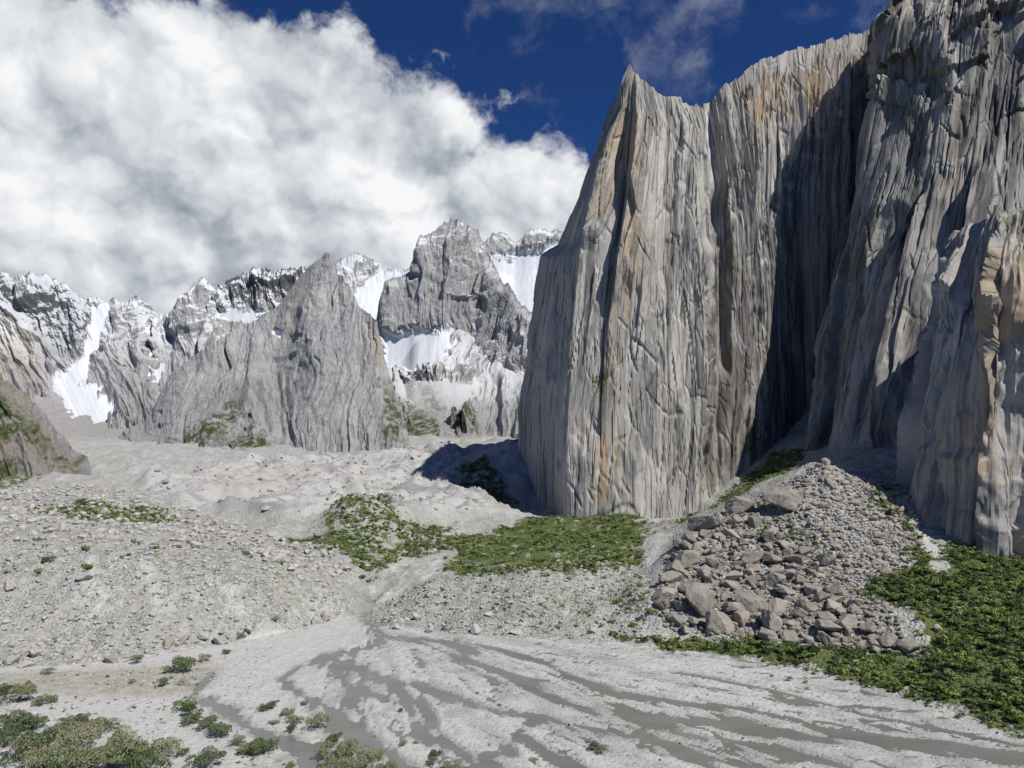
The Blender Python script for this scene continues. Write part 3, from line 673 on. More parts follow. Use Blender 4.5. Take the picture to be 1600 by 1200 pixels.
def build_right():
    g, U, Vv = interp_net(RIGHT_NET, 440, 310)
    P = blur(g[...,:3], 5); PX = g[...,3:]
    n = normals(P); z = P[...,2]; s = np.repeat(U[None,:], len(Vv), 0)
    d = cliff_disp(s, z, 300, 1.15, 1.15) + ridged(s/45, z/120, 311, 2)*3.5
    px, py = PX[...,0], PX[...,1]
    blk, _ = cellv(s/13+fbm(s/10, z/10, 313, 2)*0.5, z/16, 312); d += (blk-0.5)*11*sstep(py, 190, 120)
    P = P + n*d[...,None]
    nz = fbm(s/9, z/40, 377, 3); m = {}
    m['warm'] = np.clip(pxmask(PX, [[(1385,10),(1420,20),(1410,160),(1390,150)],[(1495,150),(1530,200),(1510,420),(1490,300)],[(1560,30),(1640,40),(1640,120),(1540,80)]], 12)*(0.5+0.8*nz), 0, 1)
    m['veg'] = np.clip(pxmask(PX, [[(1330,330),(1420,340),(1400,420),(1320,430)]], 14)*0.4, 0, 1)
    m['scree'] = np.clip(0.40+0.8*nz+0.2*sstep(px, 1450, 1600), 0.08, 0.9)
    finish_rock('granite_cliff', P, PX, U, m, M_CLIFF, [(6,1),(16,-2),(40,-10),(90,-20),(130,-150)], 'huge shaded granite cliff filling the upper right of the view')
build_right()
BUTT_NET = [
 [(1450,740,300),(1416,785,236),(1450,815,223),(1500,855,212),(1545,890,204),(1595,915,203),(1680,940,206),(1860,990,216)],
 [(1470,660,300),(1430,660,236),(1465,680,225),(1510,700,215),(1550,720,206),(1598,720,206),(1680,720,208),(1860,720,216)],
 [(1490,560,300),(1455,560,238),(1482,575,228),(1520,600,219),(1553,600,210),(1600,600,209),(1680,590,211),(1860,580,218)],
 [(1510,470,300),(1472,460,240),(1500,470,232),(1532,490,224),(1556,490,215),(1600,490,213),(1680,480,214),(1860,460,220)],
 [(1530,420,300),(1484,410,243),(1515,402,236),(1542,400,229),(1562,400,221),(1600,400,219),(1680,395,219),(1860,360,224)],
 [(1550,380,280),(1510,362,248),(1540,336,244),(1560,325,240),(1575,331,236),(1605,325,234),(1680,318,234),(1860,280,236)],
]
def build_buttress():
    g, U, Vv = interp_net(BUTT_NET, 260, 280)
    P = blur(g[...,:3], 4); PX = g[...,3:]
    n = normals(P); z = P[...,2]; s = np.repeat(U[None,:], len(Vv), 0)
    d = cliff_disp(s, z, 500, 0.95, 0.75) + ridged(s/22, z/70, 511, 2)*1.6
    d += plates((s+fbm(s/9, z/14, 513, 3)*3)/11, z/34, 512, 0.12, 0.1, 1.4)*4.2
    P = P + n*d[...,None]
    nz = fbm(s/6, z/20, 577, 3); m = {}
    m['warm'] = np.clip(pxmask(PX, [[(1520,400),(1620,380),(1620,620),(1540,560)],[(1470,600),(1560,560),(1580,760),(1480,740)]], 20)*(0.75+0.7*nz), 0, 0.95)
    m['veg'] = pxmask(PX, [[(1560,335),(1585,330),(1585,365),(1562,360)]], 8)
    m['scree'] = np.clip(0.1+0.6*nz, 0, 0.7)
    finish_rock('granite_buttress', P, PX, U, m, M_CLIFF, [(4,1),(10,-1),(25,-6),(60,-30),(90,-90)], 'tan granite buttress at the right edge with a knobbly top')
build_buttress()

def mountain(name, label, sky, base, dtop, dbase, nu, nv, prof, amp, masks, seed, ledge=0.0, back=((80,-30),(250,-160),(500,-420)), skew=0.0, jagk=1.0):
    """sky / base: traced polylines (px, py); prof: (height fraction, depth fraction) pairs from base to crest"""
    sky = np.array(sky, float); base = np.array(base, float)
    tu = np.linspace(0, 1, nu); x = sky[0,0]+(sky[-1,0]-sky[0,0])*tu
    ty = np.interp(x, sky[:,0], sky[:,1]); bx = np.interp(tu, np.linspace(0,1,len(base)), base[:,0]); by = np.interp(tu, np.linspace(0,1,len(base)), base[:,1])
    tv = np.linspace(0, 1, nv); pr = np.array(prof)
    dt = np.interp(x, *zip(*dtop)) if isinstance(dtop, (list, tuple)) else np.full(nu, dtop)
    db = np.interp(x, *zip(*dbase)) if isinstance(dbase, (list, tuple)) else np.full(nu, dbase)
    df = np.interp(tv, pr[:,0], pr[:,1])
    PXx = bx[None,:]+(x-bx)[None,:]*tv[:,None]; kw = max(9, nu//9)//2*2+1; ker = np.hanning(kw+2)[1:-1]; ker /= ker.sum(); tys = np.convolve(np.pad(ty, kw//2, mode='edge'), ker, 'valid')
    PXy = by[None,:]+(tys-by)[None,:]*tv[:,None]+(ty-tys)[None,:]*(tv**3.5)[:,None]; DD = db[None,:]+(dt-db)[None,:]*df[:,None]
    a = (PXx-800)/F; b = (600-PXy)/F; vy = math.cos(PITCH)-b*math.sin(PITCH); vz = math.sin(PITCH)+b*math.cos(PITCH)
    P = np.stack([a*DD/vy, DD, CAMZ+vz*DD/vy], -1); PX = np.stack([PXx, PXy], -1)
    Q = P.copy(); keep = P[-1].copy(); P = blur(P, 2); P[-1] = keep
    n = normals(blur(Q, 8)); U = P[nv//2,:,0]-P[nv//2,0,0]; s = np.repeat(U[None,:], nv, 0); z = P[...,2]
    k = dt.mean()/1400.0
    s = s + skew*z
    wx = fbm(s/(90*k), z/(150*k), seed+1, 3)*20*k; lean = fbm(s/(45*k), z/(70*k), seed+2, 3)*3.2*k; q = (s+wx+lean)/k; zk = (z+lean*3)/k
    d = ridged(q/120, zk/460, seed+2, 3)*14*k
    d += plates(q/58, zk/190, seed+4, 0.10, 0.05, 1.4)*13*k
    d += plates(q/23, zk/105, seed+5, 0.15, 0.06, 1.3)*7.0*k
    d += plates(q/9, zk/48, seed+6, 0.25, 0.1, 1.2)*3.6*k
    d += (fbm(s/(9*k), z/(17*k), seed+7, 4)*1.7 + ridged(q/4.5, zk/60, seed+9, 2)*0.8)*k
    ms = {kk: pxmask(PX, pl, w) for kk, (pl, w) in masks.items()}
    flat = np.clip(ms.get('snow', 0) + ms.get('scree', 0), 0, 1) if ('snow' in ms or 'scree' in ms) else 0
    d = d*amp*(1-0.985*flat)*(1-0.6*sstep(tv, 0.93, 1.0))[:,None]
    P = P + n*d[...,None]
    jag = ridged(U/(16*k), np.zeros(nu)+seed, seed+8, 4, 0.65)*5.0*k*jagk + plates(U/(13*k), U*0, seed+12, 0.3, 0.1, 0.5)*5*k*jagk
    P[...,2] += jag[None,:]*(np.clip((tv-0.86)/0.14, 0, 1)**1.4)[:,None]
    ms['ledge'] = np.full((nv, nu), 1.0)*np.interp(PXy, *zip(*ledge)) if isinstance(ledge, (list, tuple)) else np.full((nv, nu), float(ledge))
    return finish_rock(name, P, PX, U, ms, M_FAR, back, label)

# snow ridge far right, snow dome, back ranges, then nearer peaks
mountain('mountain', 'snow covered far ridge beside the granite tower', [(700,400),(740,395),(755,382),(765,376),(772,368),(785,367),(795,376),(805,385),(815,376),(828,364),(845,361),(856,368),(870,364),(882,366),(940,350),(1000,360)],
  [(690,560),(1010,560)], 2700, 2250, 190, 110, [(0,0),(0.45,0.55),(0.7,0.85),(1,1)], 0.7,
  {'snow': ([[(760,405),(800,400),(850,390),(900,370),(1010,370),(1010,560),(690,560),(740,430)]], 6)}, 900, 0.9, jagk=0.5)
mountain('mountain', 'rounded white snow peak between the grey pyramid and the central tower', [(440,470),(500,440),(520,424),(535,412),(548,404),(560,402),(575,408),(590,418),(600,424),(622,428),(645,425),(700,430)],
  [(430,560),(710,560)], 2500, 2150, 190, 110, [(0,0),(0.4,0.5),(0.7,0.8),(1,1)], 0.6,
  {'snow': ([[(520,424),(548,400),(560,402),(570,412),(545,425)],[(540,470),(575,440),(600,425),(700,425),(700,560),(530,560),(545,500)]], 5)}, 920, 0.75)
mountain('mountain', 'dark jagged ridge streaked with snow behind the grey pyramid', [(225,540),(236,505),(250,498),(262,494),(280,482),(292,470),(303,458),(312,452),(318,445),(327,452),(331,466),(340,456),(352,446),(366,438),(384,431),(400,427),(412,430),(430,431),(445,428),(462,424),(480,422),(540,440)],
  [(215,700),(330,700),(460,680),(550,660)], 1950, 1500, 300, 170, [(0,0),(0.3,0.45),(0.7,0.8),(1,1)], 1.0,
  {'snow': ([[(336,480),(360,485),(420,490),(425,500),(380,505),(340,500)],[(234,512),(243,512),(246,560),(262,570),(250,600),(238,645),(230,650),(240,590),(236,550)],[(330,462),(345,455),(342,480),(352,500),(338,490)]], 4),
   'wet_dark': ([[(340,455),(400,428),(480,424),(470,465),(420,475),(345,478)]], 8)}, 940, [(420,0.9),(520,0.85),(560,0.2),(600,0)])  # masked upper rock of this ridge is a darker grey
mountain('mountain', 'far left range of grey spires above a small glacier', [(-260,470),(-120,440),(-40,445),(-5,436),(8,434),(14,452),(30,443),(42,438),(60,436),(72,440),(80,452),(84,446),(90,460),(97,452),(104,470),(120,465),(135,474),(150,472),(166,477),(178,473),(190,481),(202,474),(214,469),(222,476),(230,492),(238,515),(250,560),(262,620)],
  [(-260,740),(40,715),(150,720),(235,715),(275,720)], 2050, [(-260,1350),(40,1350),(275,1300)], 320, 180, [(0,0),(0.25,0.42),(0.5,0.7),(1,1)], 1.05,
  {'snow': ([[(95,590),(125,560),(140,520),(150,480),(175,478),(165,520),(150,560),(130,600),(165,605),(140,625),(100,620),(80,600)],[(205,470),(222,474),(215,490)],[(82,606),(150,612),(190,640),(160,660),(110,645)]], 5),
   'scree': ([[(50,620),(85,610),(150,630),(175,660),(215,680),(240,690),(240,730),(60,730),(40,640)]], 7),
   'wet_dark': ([[(0,440),(15,450),(40,455),(55,470),(75,450),(140,480),(145,520),(110,560),(75,560),(30,500),(0,470)]], 8),  # upper rock of the range made darker grey
   'warm': ([[(0,500),(30,480),(70,560),(65,610),(0,600)]], 14)}, 960, [(430,0.8),(520,0.7),(580,0.25),(640,0)])
mountain('mountain', 'central castle shaped peak dusted with snow on its top', [(540,560),(575,520),(593,500),(600,470),(606,446),(622,441),(640,431),(650,414),(654,396),(660,378),(668,373),(678,368),(688,360),(694,352),(700,354),(705,344),(709,350),(715,347),(720,352),(723,345),(728,358),(745,366),(752,376),(758,386),(764,402),(776,424),(786,446),(791,450),(795,446),(804,464),(816,482),(828,494),(860,520),(920,560)],
  [(560,720),(640,712),(740,708),(900,700)], [(540,1750),(600,1800),(760,1800),(800,1700),(920,1500)], [(540,1080),(700,1060),(920,900)], 380, 300, [(0,0),(0.26,0.30),(0.34,0.50),(0.54,0.92),(1,1)], 0.95,
  {'snow': ([[(588,517),(600,515),(625,525),(650,514),(672,517),(712,520),(706,545),(692,572),(655,582),(625,580),(600,575),(604,550)]], 4),
   'scree': ([[(625,590),(655,582),(700,590),(740,590),(760,600),(735,630),(715,660),(750,690),(770,715),(600,720),(625,690),(635,640)]], 8),
   'veg': ([[(628,640),(650,630),(680,655),(690,690),(650,700),(622,690)],[(710,650),(745,645),(750,670),(725,685),(708,670)],[(650,600),(675,600),(695,640),(680,650),(655,620)]], 7)}, 980, [(340,1.0),(405,0.9),(430,0.45),(500,0.2),(560,0.7),(620,0.4),(660,0)])
mountain('mountain', 'grey granite pyramid peak with a sharp sunlit summit', [(190,690),(225,660),(243,632),(262,592),(300,560),(350,528),(400,506),(430,489),(446,470),(458,452),(470,434),(480,424),(488,417),(496,410),(505,407),(509,400),(514,399),(518,412),(522,418),(525,432),(536,434),(542,446),(553,466),(562,482),(578,494),(590,510),(594,530),(601,560),(612,594),(622,640),(632,690)],
  [(195,718),(330,742),(480,755),(560,755),(640,745)], [(190,1200),(400,1330),(512,1330),(632,1080)], [(190,1020),(640,860)], 380, 270, [(0,0),(0.3,0.30),(0.7,0.72),(1,1)], 0.62,
  {'veg': ([[(265,690),(300,675),(350,650),(382,635),(380,655),(350,690),(330,705),(260,705)],[(345,700),(400,680),(440,700),(430,725),(380,720)],[(600,600),(625,640),(625,690),(600,700)]], 9),
   'snow': ([[(430,520),(445,520),(440,535)],[(456,525),(475,530),(470,535)]], 3),
   'scree': ([[(385,670),(395,640),(405,640),(360,705),(340,712)],[(215,690),(250,670),(235,712),(200,712)]], 5),
   'warm': ([[(578,494),(594,510),(600,560),(590,580),(575,530)],[(440,470),(470,434),(460,520)]], 9)}, 1000, [(420,0.1),(540,0.12),(560,0)], skew=-0.28, jagk=0.6)
mountain('hillside', 'brown grassy hillside at the left edge above the moraine', [(-300,430),(-120,530),(-40,565),(0,590),(18,606),(40,620),(62,640),(80,662),(96,680),(108,698),(124,722)],
  [(-300,860),(-100,840),(0,825),(70,800),(150,775)], [(-300,640),(124,520)], [(-300,420),(130,440)], 170, 120, [(0,0),(1,1)], 0.75,
  {'veg': ([[(-300,560),(0,620),(30,640),(60,690),(20,700),(-300,660)],[(-300,700),(0,715),(40,735),(0,770),(-300,800)],[(12,620),(28,660),(34,700),(14,690)],[(40,640),(60,660),(52,680)],[(60,680),(110,710),(120,735),(70,720)]], 10),
   'warm': ([[(-300,430),(0,590),(100,690),(150,780),(0,840),(-300,860)]], 10)}, 1020)

# ------------------------------------------------------------------ boulders
def ico(sub):
    bm = bmesh.new(); bmesh.ops.create_icosphere(bm, subdivisions=sub, radius=1.0)
    V = np.array([v.co[:] for v in bm.verts]); Fc = np.array([[v.index for v in f.verts] for f in bm.faces]); bm.free(); return V, Fc
ICO = {k: ico(k) for k in (1,2,3,4,5)}
def rock_verts(sub, seed, squash=(1,1,1), planes=13, rough=0.03):
    r = np.random.default_rng(seed); V, Fc = ICO[sub]
    n = r.normal(size=(planes,3)); n /= np.linalg.norm(n, axis=1)[:,None]; dd = r.uniform(0.55, 0.95, planes)
    n = np.concatenate([n, np.eye(3), -np.eye(3)]); dd = np.concatenate([dd, np.full(6, 1.0)])
    dot = V@n.T; q = np.where(dot > 0.05, dd/np.maximum(dot, 0.05), 99); rad = q.min(1)
    P = V*rad[:,None]
    if rough:
        P = P*(1 + rough*(fbm(P[:,0]*2.2+seed, P[:,1]*2.2+P[:,2]*1.7, seed % 97, 3))[:,None])
    P = P*np.array(squash); P = P/np.abs(P).max(0)
    return P*np.array(squash), Fc
NVAR = 16
ROCKS = []
for i in range(NVAR):
    r = np.random.default_rng(50+i)
    P, Fc = rock_verts(4, 50+i, (1, r.uniform(0.7,1.0), r.uniform(0.55,0.9)), 16, 0.075)
    ROCKS.append({m_.name: mesh_raw('boulder', P, Fc, 3, False) for m_ in (M_BOULDER, M_PALE, M_TAN)})
    for m_ in (M_BOULDER, M_PALE, M_TAN): ROCKS[-1][m_.name].materials.append(m_)
def put_boulder(x, y, r, label, group=None, mat=None, var=None, rot=None, sq=(1,1,1), sink=0.3, name='boulder'):
    mat = mat or M_BOULDER; v = random.randrange(NVAR) if var is None else var
    o = bpy.data.objects.new(name, ROCKS[v][mat.name]); C.objects.link(o)
    z = float(ground_z(np.array([x]), np.array([y]))[0])
    o.location = (x, y, z + r*sq[2]*(0.62-sink)); o.scale = (r*sq[0], r*sq[1], r*sq[2])
    o.rotation_euler = rot if rot else (random.uniform(-0.35,0.35), random.uniform(-0.35,0.35), random.uniform(0, 6.28))
    tag(o, label, 'boulder', group); return o
HERO = [ # px, py of the foot, width px, label, material, squash, rotation z
 (1162,806,56,'big rounded grey boulder at the upper left edge of the rockfall',M_BOULDER,(1,0.9,0.95)),
 (1232,806,72,'largest flat topped boulder high on the rockfall slope',M_BOULDER,(1,0.8,0.8)),
 (1104,838,68,'long overhanging slab with a dark underside on the upper left rockfall',M_BOULDER,(1,0.75,0.6)),
 (1076,886,58,'broad block at the left rim of the rockfall beside the white scree gully',M_BOULDER,(1,0.8,0.75)),
 (1182,885,64,'long low slab in the middle of the rockfall',M_BOULDER,(1,0.7,0.55)),
 (1158,892,40,'pale lens shaped slab in front of the long low slab',M_TAN,(1,0.6,0.5)),
 (1098,968,56,'tall flat faced grey block near the lower left of the rockfall',M_BOULDER,(0.85,0.8,1.15)),
 (1176,965,54,'dark rounded boulder low in the middle of the rockfall',M_BOULDER,(1,0.9,0.9)),
 (1124,996,56,'pyramid shaped boulder at the foot of the rockfall',M_BOULDER,(1,0.9,1.0)),
 (1040,948,46,'tan block at the far left of the rockfall above a dark hollow',M_TAN,(1,0.8,0.8)),
 (1052,918,54,'wide tilted slab on the left side of the rockfall',M_BOULDER,(1,0.8,0.6)),
 (1150,970,40,'sloping block leaning against the tall flat faced block',M_BOULDER,(1,0.8,0.9)),
 (1332,990,52,'wide boulder with a dark cave on its left near the rockfall foot',M_BOULDER,(1,0.75,0.62)),
 (1293,728,14,'single upright boulder standing on the crest of the rockfall',M_TAN,(0.8,0.8,1.25)),
 (1292,885,34,'pointed light boulder at the right side of the bouldery rockfall',M_TAN,(1,0.8,1.0)),
 (1393,1022,32,'upright block at the lower right corner of the rockfall',M_BOULDER,(0.9,0.8,1.1)),
 (1424,1026,34,'squat rough block at the right end of the rockfall foot',M_BOULDER,(1,0.8,0.9)),
 (1388,905,30,'flat slab at the edge of the scree beside the green scrub',M_BOULDER,(1,0.7,0.5)),
 (1466,988,14,'pale pointed rock alone in the green scrub',M_TAN,(0.9,0.8,1.2)),
 (1520,1006,12,'small pale rock right of the pointed rock in the scrub',M_PALE,(1,0.8,0.7)),
 (1488,800,30,'tall pointed rock fin standing at the foot of the tan buttress',M_TAN,(0.8,0.7,2.4)),
 (1512,822,30,'broken slab leaning on the buttress right of the tall fin',M_BOULDER,(0.9,0.8,1.5)),
 (1474,822,26,'oval pale slab standing left of the tall fin',M_TAN,(0.8,0.7,1.3)),
 (1560,872,50,'big rounded slab at the foot of the buttress above the scrub',M_TAN,(1,0.7,1.25)),
 (1010,912,20,'white boulder beside the scree gully left of the rockfall',M_PALE,(1,0.9,0.9)),
 (742,992,22,'tall grey boulder at the foot of the central moraine',M_PALE,(0.9,0.8,1.1)),
 (698,988,24,'white block at the river edge below the central moraine',M_PALE,(1,0.8,0.8)),
 (762,965,18,'oval white boulder on the slope of the central moraine',M_PALE,(1,0.8,0.75)),
 (805,994,26,'low pale boulder at the river edge right of the tall grey one',M_PALE,(1,0.8,0.6)),
 (127,918,26,'pale angular block half way up the left moraine',M_PALE,(1,0.7,0.65)),
 (172,1038,24,'tan boulder at the foot of the left moraine',M_TAN,(1,0.8,0.8)),
 (343,1008,28,'large round white boulder at the foot of the left moraine',M_PALE,(1,0.9,0.85)),
 (287,1072,22,'orange tan boulder between bushes beside the small stream',M_TAN,(1,0.8,0.85)),
 (133,1043,14,'round pale boulder left of the tan boulder under the moraine',M_PALE,(1,1,0.9)),
 (10,928,24,'grey boulder at the left edge of the moraine slope',M_PALE,(1,0.8,0.9)),
 (425,975,22,'rounded grey boulder above the river fan',M_PALE,(1,0.9,0.8)),
 (508,972,18,'pale upright boulder where the river leaves the moraine',M_PALE,(0.9,0.8,1.1)),
 (12,1040,26,'pale boulder at the left edge at the moraine foot',M_PALE,(1,0.8,0.7)),
]
placed = []
for px, py, wpx, lab, mt, sq in HERO:
    p = hit(px, py); dist = np.linalg.norm(p-np.array([0,0,CAMZ])); r = wpx/F*dist/2/max(sq[0],0.8)*0.84
    put_boulder(p[0], p[1]+r*0.4, r, lab, None, mt, random.randrange(NVAR), (random.uniform(-0.2,0.2), random.uniform(-0.2,0.2), random.uniform(-0.6,0.6)), sq, 0.12)
    placed.append((p[0], p[1]+r*0.4, r))
def sample_poly(P, n):
    P_ = np.array(P); lo, hi = P_.min(0), P_.max(0); out = np.empty((0,2))
    while len(out) < n:
        q = rng.uniform(lo, hi, (n*3, 2)); out = np.concatenate([out, q[inpoly(q[:,0], q[:,1], P)]])
    return out[:n]
def pack(P, radii, overlap, label, group, mats, sink=0.2):
    out = []
    for r in sorted(radii, reverse=True):
        for x, y in sample_poly(P, 40):
            if all((x-a)**2+(y-b)**2 > ((r+c)*overlap)**2 for a, b, c in placed):
                mt = random.choices([m_ for m_, _ in mats], [w for _, w in mats])[0]
                o = put_boulder(x, y, r, label, group, mt, None, (random.uniform(-0.6,0.6), random.uniform(-0.6,0.6), random.uniform(0,6.28)), (1, random.uniform(0.75,1.1), random.uniform(0.7,1.1)), sink)
                placed.append((x, y, r)); out.append((o, r, mt)); break
    return out
BOULD = gpoly([(1035,985),(1150,1004),(1300,1024),(1420,1026),(1370,970),(1310,930),(1285,880),(1235,830),(1180,812),(1110,822),(1050,870),(1025,930)])
TAL = pack(BOULD, 0.75+2.4*rng.random(258)**2.6, 0.56, 'angular grey tan boulder packed among others in the rockfall', 'boulders packed in the rockfall', [(M_BOULDER,5),(M_TAN,2)], 0.15)
EL = pack(gpoly([(-40,1046),(100,1042),(200,1034),(300,1014),(380,1000),(450,985),(520,968),(500,952),(400,972),(300,992),(150,1018),(-40,1026)]), 0.7+1.2*rng.random(24)**2.5, 0.8, 'pale boulder lying along the foot of the left moraine', 'pale boulders along the left moraine foot', [(M_PALE,6),(M_TAN,1)])
EC = pack(gpoly([(610,984),(700,990),(800,996),(900,1001),(1000,1004),(1000,992),(900,985),(800,978),(700,970),(620,965)]), 0.6+1.2*rng.random(18)**2.5, 0.8, 'pale boulder lying along the foot of the central moraine', 'pale boulders along the central moraine foot', [(M_PALE,1)])

# every packed boulder gets words for its size, tone and place in the rockfall
def proj(p):
    q = np.array(p)-np.array([0,0,CAMZ]); f = q[1]*math.cos(PITCH)+q[2]*math.sin(PITCH); u = -q[1]*math.sin(PITCH)+q[2]*math.cos(PITCH)
    return 800+F*q[0]/f, 600-F*u/f
for o, r, mt in TAL:
    px, py = proj(o.location)
    size = 'big' if r > 2.6 else 'medium sized' if r > 1.5 else 'small'
    tone = 'tan' if mt is M_TAN else 'grey'
    row = 'in the upper part' if py < 870 else 'halfway up' if py < 925 else 'in the lower part' if py < 980 else 'along the foot'
    col_ = 'near its left rim' if px < 1100 else 'left of its centre' if px < 1190 else 'right of its centre' if px < 1290 else 'near its right rim'
    o['label'] = f'{size} angular {tone} boulder {row} {"" if row == "halfway up" else "of "}the rockfall {col_}'
ORD = ['leftmost','second','third','fourth','fifth','sixth','seventh','eighth','ninth','tenth','eleventh','twelfth','thirteenth','fourteenth','fifteenth','sixteenth','seventeenth','eighteenth','nineteenth','twentieth']
ORD += ['twenty-'+w for w in ['first']+ORD[1:9]] + ['thirtieth'] + ['thirty-'+w for w in ['first']+ORD[1:9]]
def number_left_to_right(obs, what, where):
    obs = sorted(obs, key=lambda o: proj(o.location)[0])
    for i, o in enumerate(obs):
        sz = max(o.scale)
        o['label'] = f'{ORD[i]} {"" if i == 0 else "from left "}{what} {where}'

number_left_to_right([q[0] for q in EL], 'pale boulder', 'along the left moraine foot')
number_left_to_right([q[0] for q in EC], 'pale boulder', 'along the central moraine foot')
# smaller rubble, joined: nobody could count it
def rubble(name, label, P, n, rmin, rmax, pw, mat, sub=1, seed=0, zoff=0.25, avoid_water=False):
    r_ = np.random.default_rng(seed); pts = sample_poly(P, n)
    rad = rmin+(rmax-rmin)*r_.random(n)**pw; z = ground_z(pts[:,0], pts[:,1])
    if avoid_water:
        k = z > WATER_Z+0.02; pts, rad, z = pts[k], rad[k], z[k]; n = len(z)
    vs = [rock_verts(sub, seed*31+j, (1, r_.uniform(0.7,1), r_.uniform(0.5,0.85)), 8, 0)[0] for j in range(10)]; Fc = ICO[sub][1]; nvr = len(vs[0])
    base = np.stack(vs)[r_.integers(0, 10, n)]
    a = r_.uniform(0, 2*np.pi, n); b_ = r_.uniform(-0.5, 0.5, n); ca, sa, cb, sb = np.cos(a), np.sin(a), np.cos(b_), np.sin(b_)
    x, y, zz = base[...,0], base[...,1], base[...,2]
    y, zz = y*cb[:,None]-zz*sb[:,None], y*sb[:,None]+zz*cb[:,None]
    x, y = x*ca[:,None]-y*sa[:,None], x*sa[:,None]+y*ca[:,None]
    V = np.stack([x*rad[:,None]+pts[:,0:1], y*rad[:,None]+pts[:,1:2], zz*rad[:,None]+z[:,None]+(zoff*rad)[:,None]], -1)
    Fa = (Fc[None]+(np.arange(n)*nvr)[:,None,None])
    o = link(name, mesh_raw(name, V, Fa, 3, False), mat); tag(o, label, 'rubble', kind='stuff'); return o
LM = gpoly([(-60,1046),(200,1034),(380,1000),(520,968),(550,950),(540,930),(480,905),(400,880),(300,862),(100,846),(-60,850)])
LP_ = gpoly([(-60,850),(100,846),(300,862),(400,880),(480,905),(560,900),(470,850),(330,808),(230,775),(100,760),(-60,770)])
CM = gpoly([(600,980),(800,996),(1000,1003),(1020,960),(1010,890),(900,862),(800,880),(700,905),(640,915),(600,950)])
rubble('rockfall_rubble', 'small broken blocks filling the gaps of the rockfall', TALUS, 5600, 0.2, 1.05, 2.2, M_BOULDER, 1, 11)
rubble('scree_stones', 'pale stones of the scree cone right of the rockfall', SCREE, 5500, 0.1, 0.85, 3.6, M_PALE, 1, 12)
rubble('scree_stones', 'grey tan stones mixed into the pale scree cone', SCREE, 1400, 0.25, 1.7, 4.0, M_TAN, 1, 22)
rubble('moraine_stones', 'pale stones strewn over the left moraine', LM, 3000, 0.12, 0.9, 4, M_PALE, 1, 13)
rubble('moraine_stones', 'stones strewn over the plateau behind the left moraine crest', LP_, 4500, 0.2, 1.9, 5, M_PALE, 1, 14)
rubble('moraine_stones', 'tan stones mixed over the plateau behind the left moraine crest', LP_, 1500, 0.2, 1.3, 4, M_TAN, 1, 24)
rubble('moraine_stones', 'pale stones strewn over the central moraine', CM, 2600, 0.12, 0.8, 4, M_PALE, 1, 15)
rubble('river_cobbles', 'white cobbles scattered over the gravel bars', [tuple(G0(*q)[:2]) for q in [(300,1215),(420,1010),(560,985),(800,1005),(1000,1015),(1200,1060),(1400,1100),(1600,1165),(1640,1215)]], 4500, 0.05, 0.26, 3, M_PALE, 1, 16, 0.2, True)
rubble('river_cobbles', 'small pale stones on the flat at the bottom left', [tuple(G0(*q)[:2]) for q in [(-60,1230),(-60,1065),(0,1050),(200,1040),(330,1022),(430,1000),(420,1060),(330,1230)]], 3600, 0.05, 0.34, 3.2, M_PALE, 1, 18, 0.2, True)
rubble('glacier_blocks', 'grey blocks lying on the debris covered glacier', GLAC, 1800, 0.5, 2.2, 3, M_PALE, 1, 17)

# ------------------------------------------------------------------ shrubs
def shrub_mesh(name, seed, nleaf, leaf, blobs, squash=0.75, mat=M_SCRUB, spiky=0.0):
    r = np.random.default_rng(seed)
    bc = np.concatenate([np.array([[0,0,0.42]]), np.column_stack([r.uniform(-0.62,0.62,blobs), r.uniform(-0.62,0.62,blobs), r.uniform(0.2,0.72,blobs)])]); br = np.append(0.42, r.uniform(0.2,0.42,blobs))
    k = r.integers(0, blobs+1, nleaf); d = r.normal(size=(nleaf,3)); d /= np.linalg.norm(d, axis=1)[:,None]; d[:,2] = np.abs(d[:,2])*0.95-0.15
    rr = br[k]*r.uniform(0.55, 1.08, nleaf)**0.6
    c = bc[k]+d*rr[:,None]*np.array([1,1,squash]); c[:,2] = np.maximum(c[:,2], 0.03)
    nrm = d+r.normal(size=(nleaf,3))*0.55; nrm /= np.linalg.norm(nrm, axis=1)[:,None]
    t = np.cross(nrm, r.normal(size=(nleaf,3))); t /= np.linalg.norm(t, axis=1)[:,None]; b = np.cross(nrm, t)
    s = leaf*r.uniform(0.6, 1.3, nleaf)[:,None]
    el = 1+spiky
    V = np.stack([c-t*s*el, c-b*s*0.55, c+t*s*el+nrm*s*0.2, c+b*s*0.55], 1)
    me = mesh_raw(name, V, np.arange(nleaf*4), 4, False); attr(me, 'tip', np.repeat(np.clip(c[:,2]*1.2, 0, 1), 4)); me.materials.append(mat); return me
def stem_mesh(seed, n=7):
    r = np.random.default_rng(seed); V = []; Fq = []
    for i in range(n):
        a = r.uniform(0, 6.28); tip = np.array([math.cos(a)*r.uniform(0.15,0.5), math.sin(a)*r.uniform(0.15,0.5), r.uniform(0.35,0.7)])
        for h, rad in ((0.0,0.035),(0.5,0.022),(1.0,0.008)):
            p = tip*h*np.array([h**0.5 if h else 0, h**0.5 if h else 0, 1])
            for q in range(4): V.append(p+rad*np.array([math.cos(q*1.57), math.sin(q*1.57), 0]))
        o = i*12
        for l in (0, 4):
            for q in range(4): Fq.append([o+l+q, o+l+(q+1)%4, o+l+4+(q+1)%4, o+l+4+q])
    me = mesh_raw('stems', np.array(V), np.array(Fq), 4); me.materials.append(M_STEM); return me
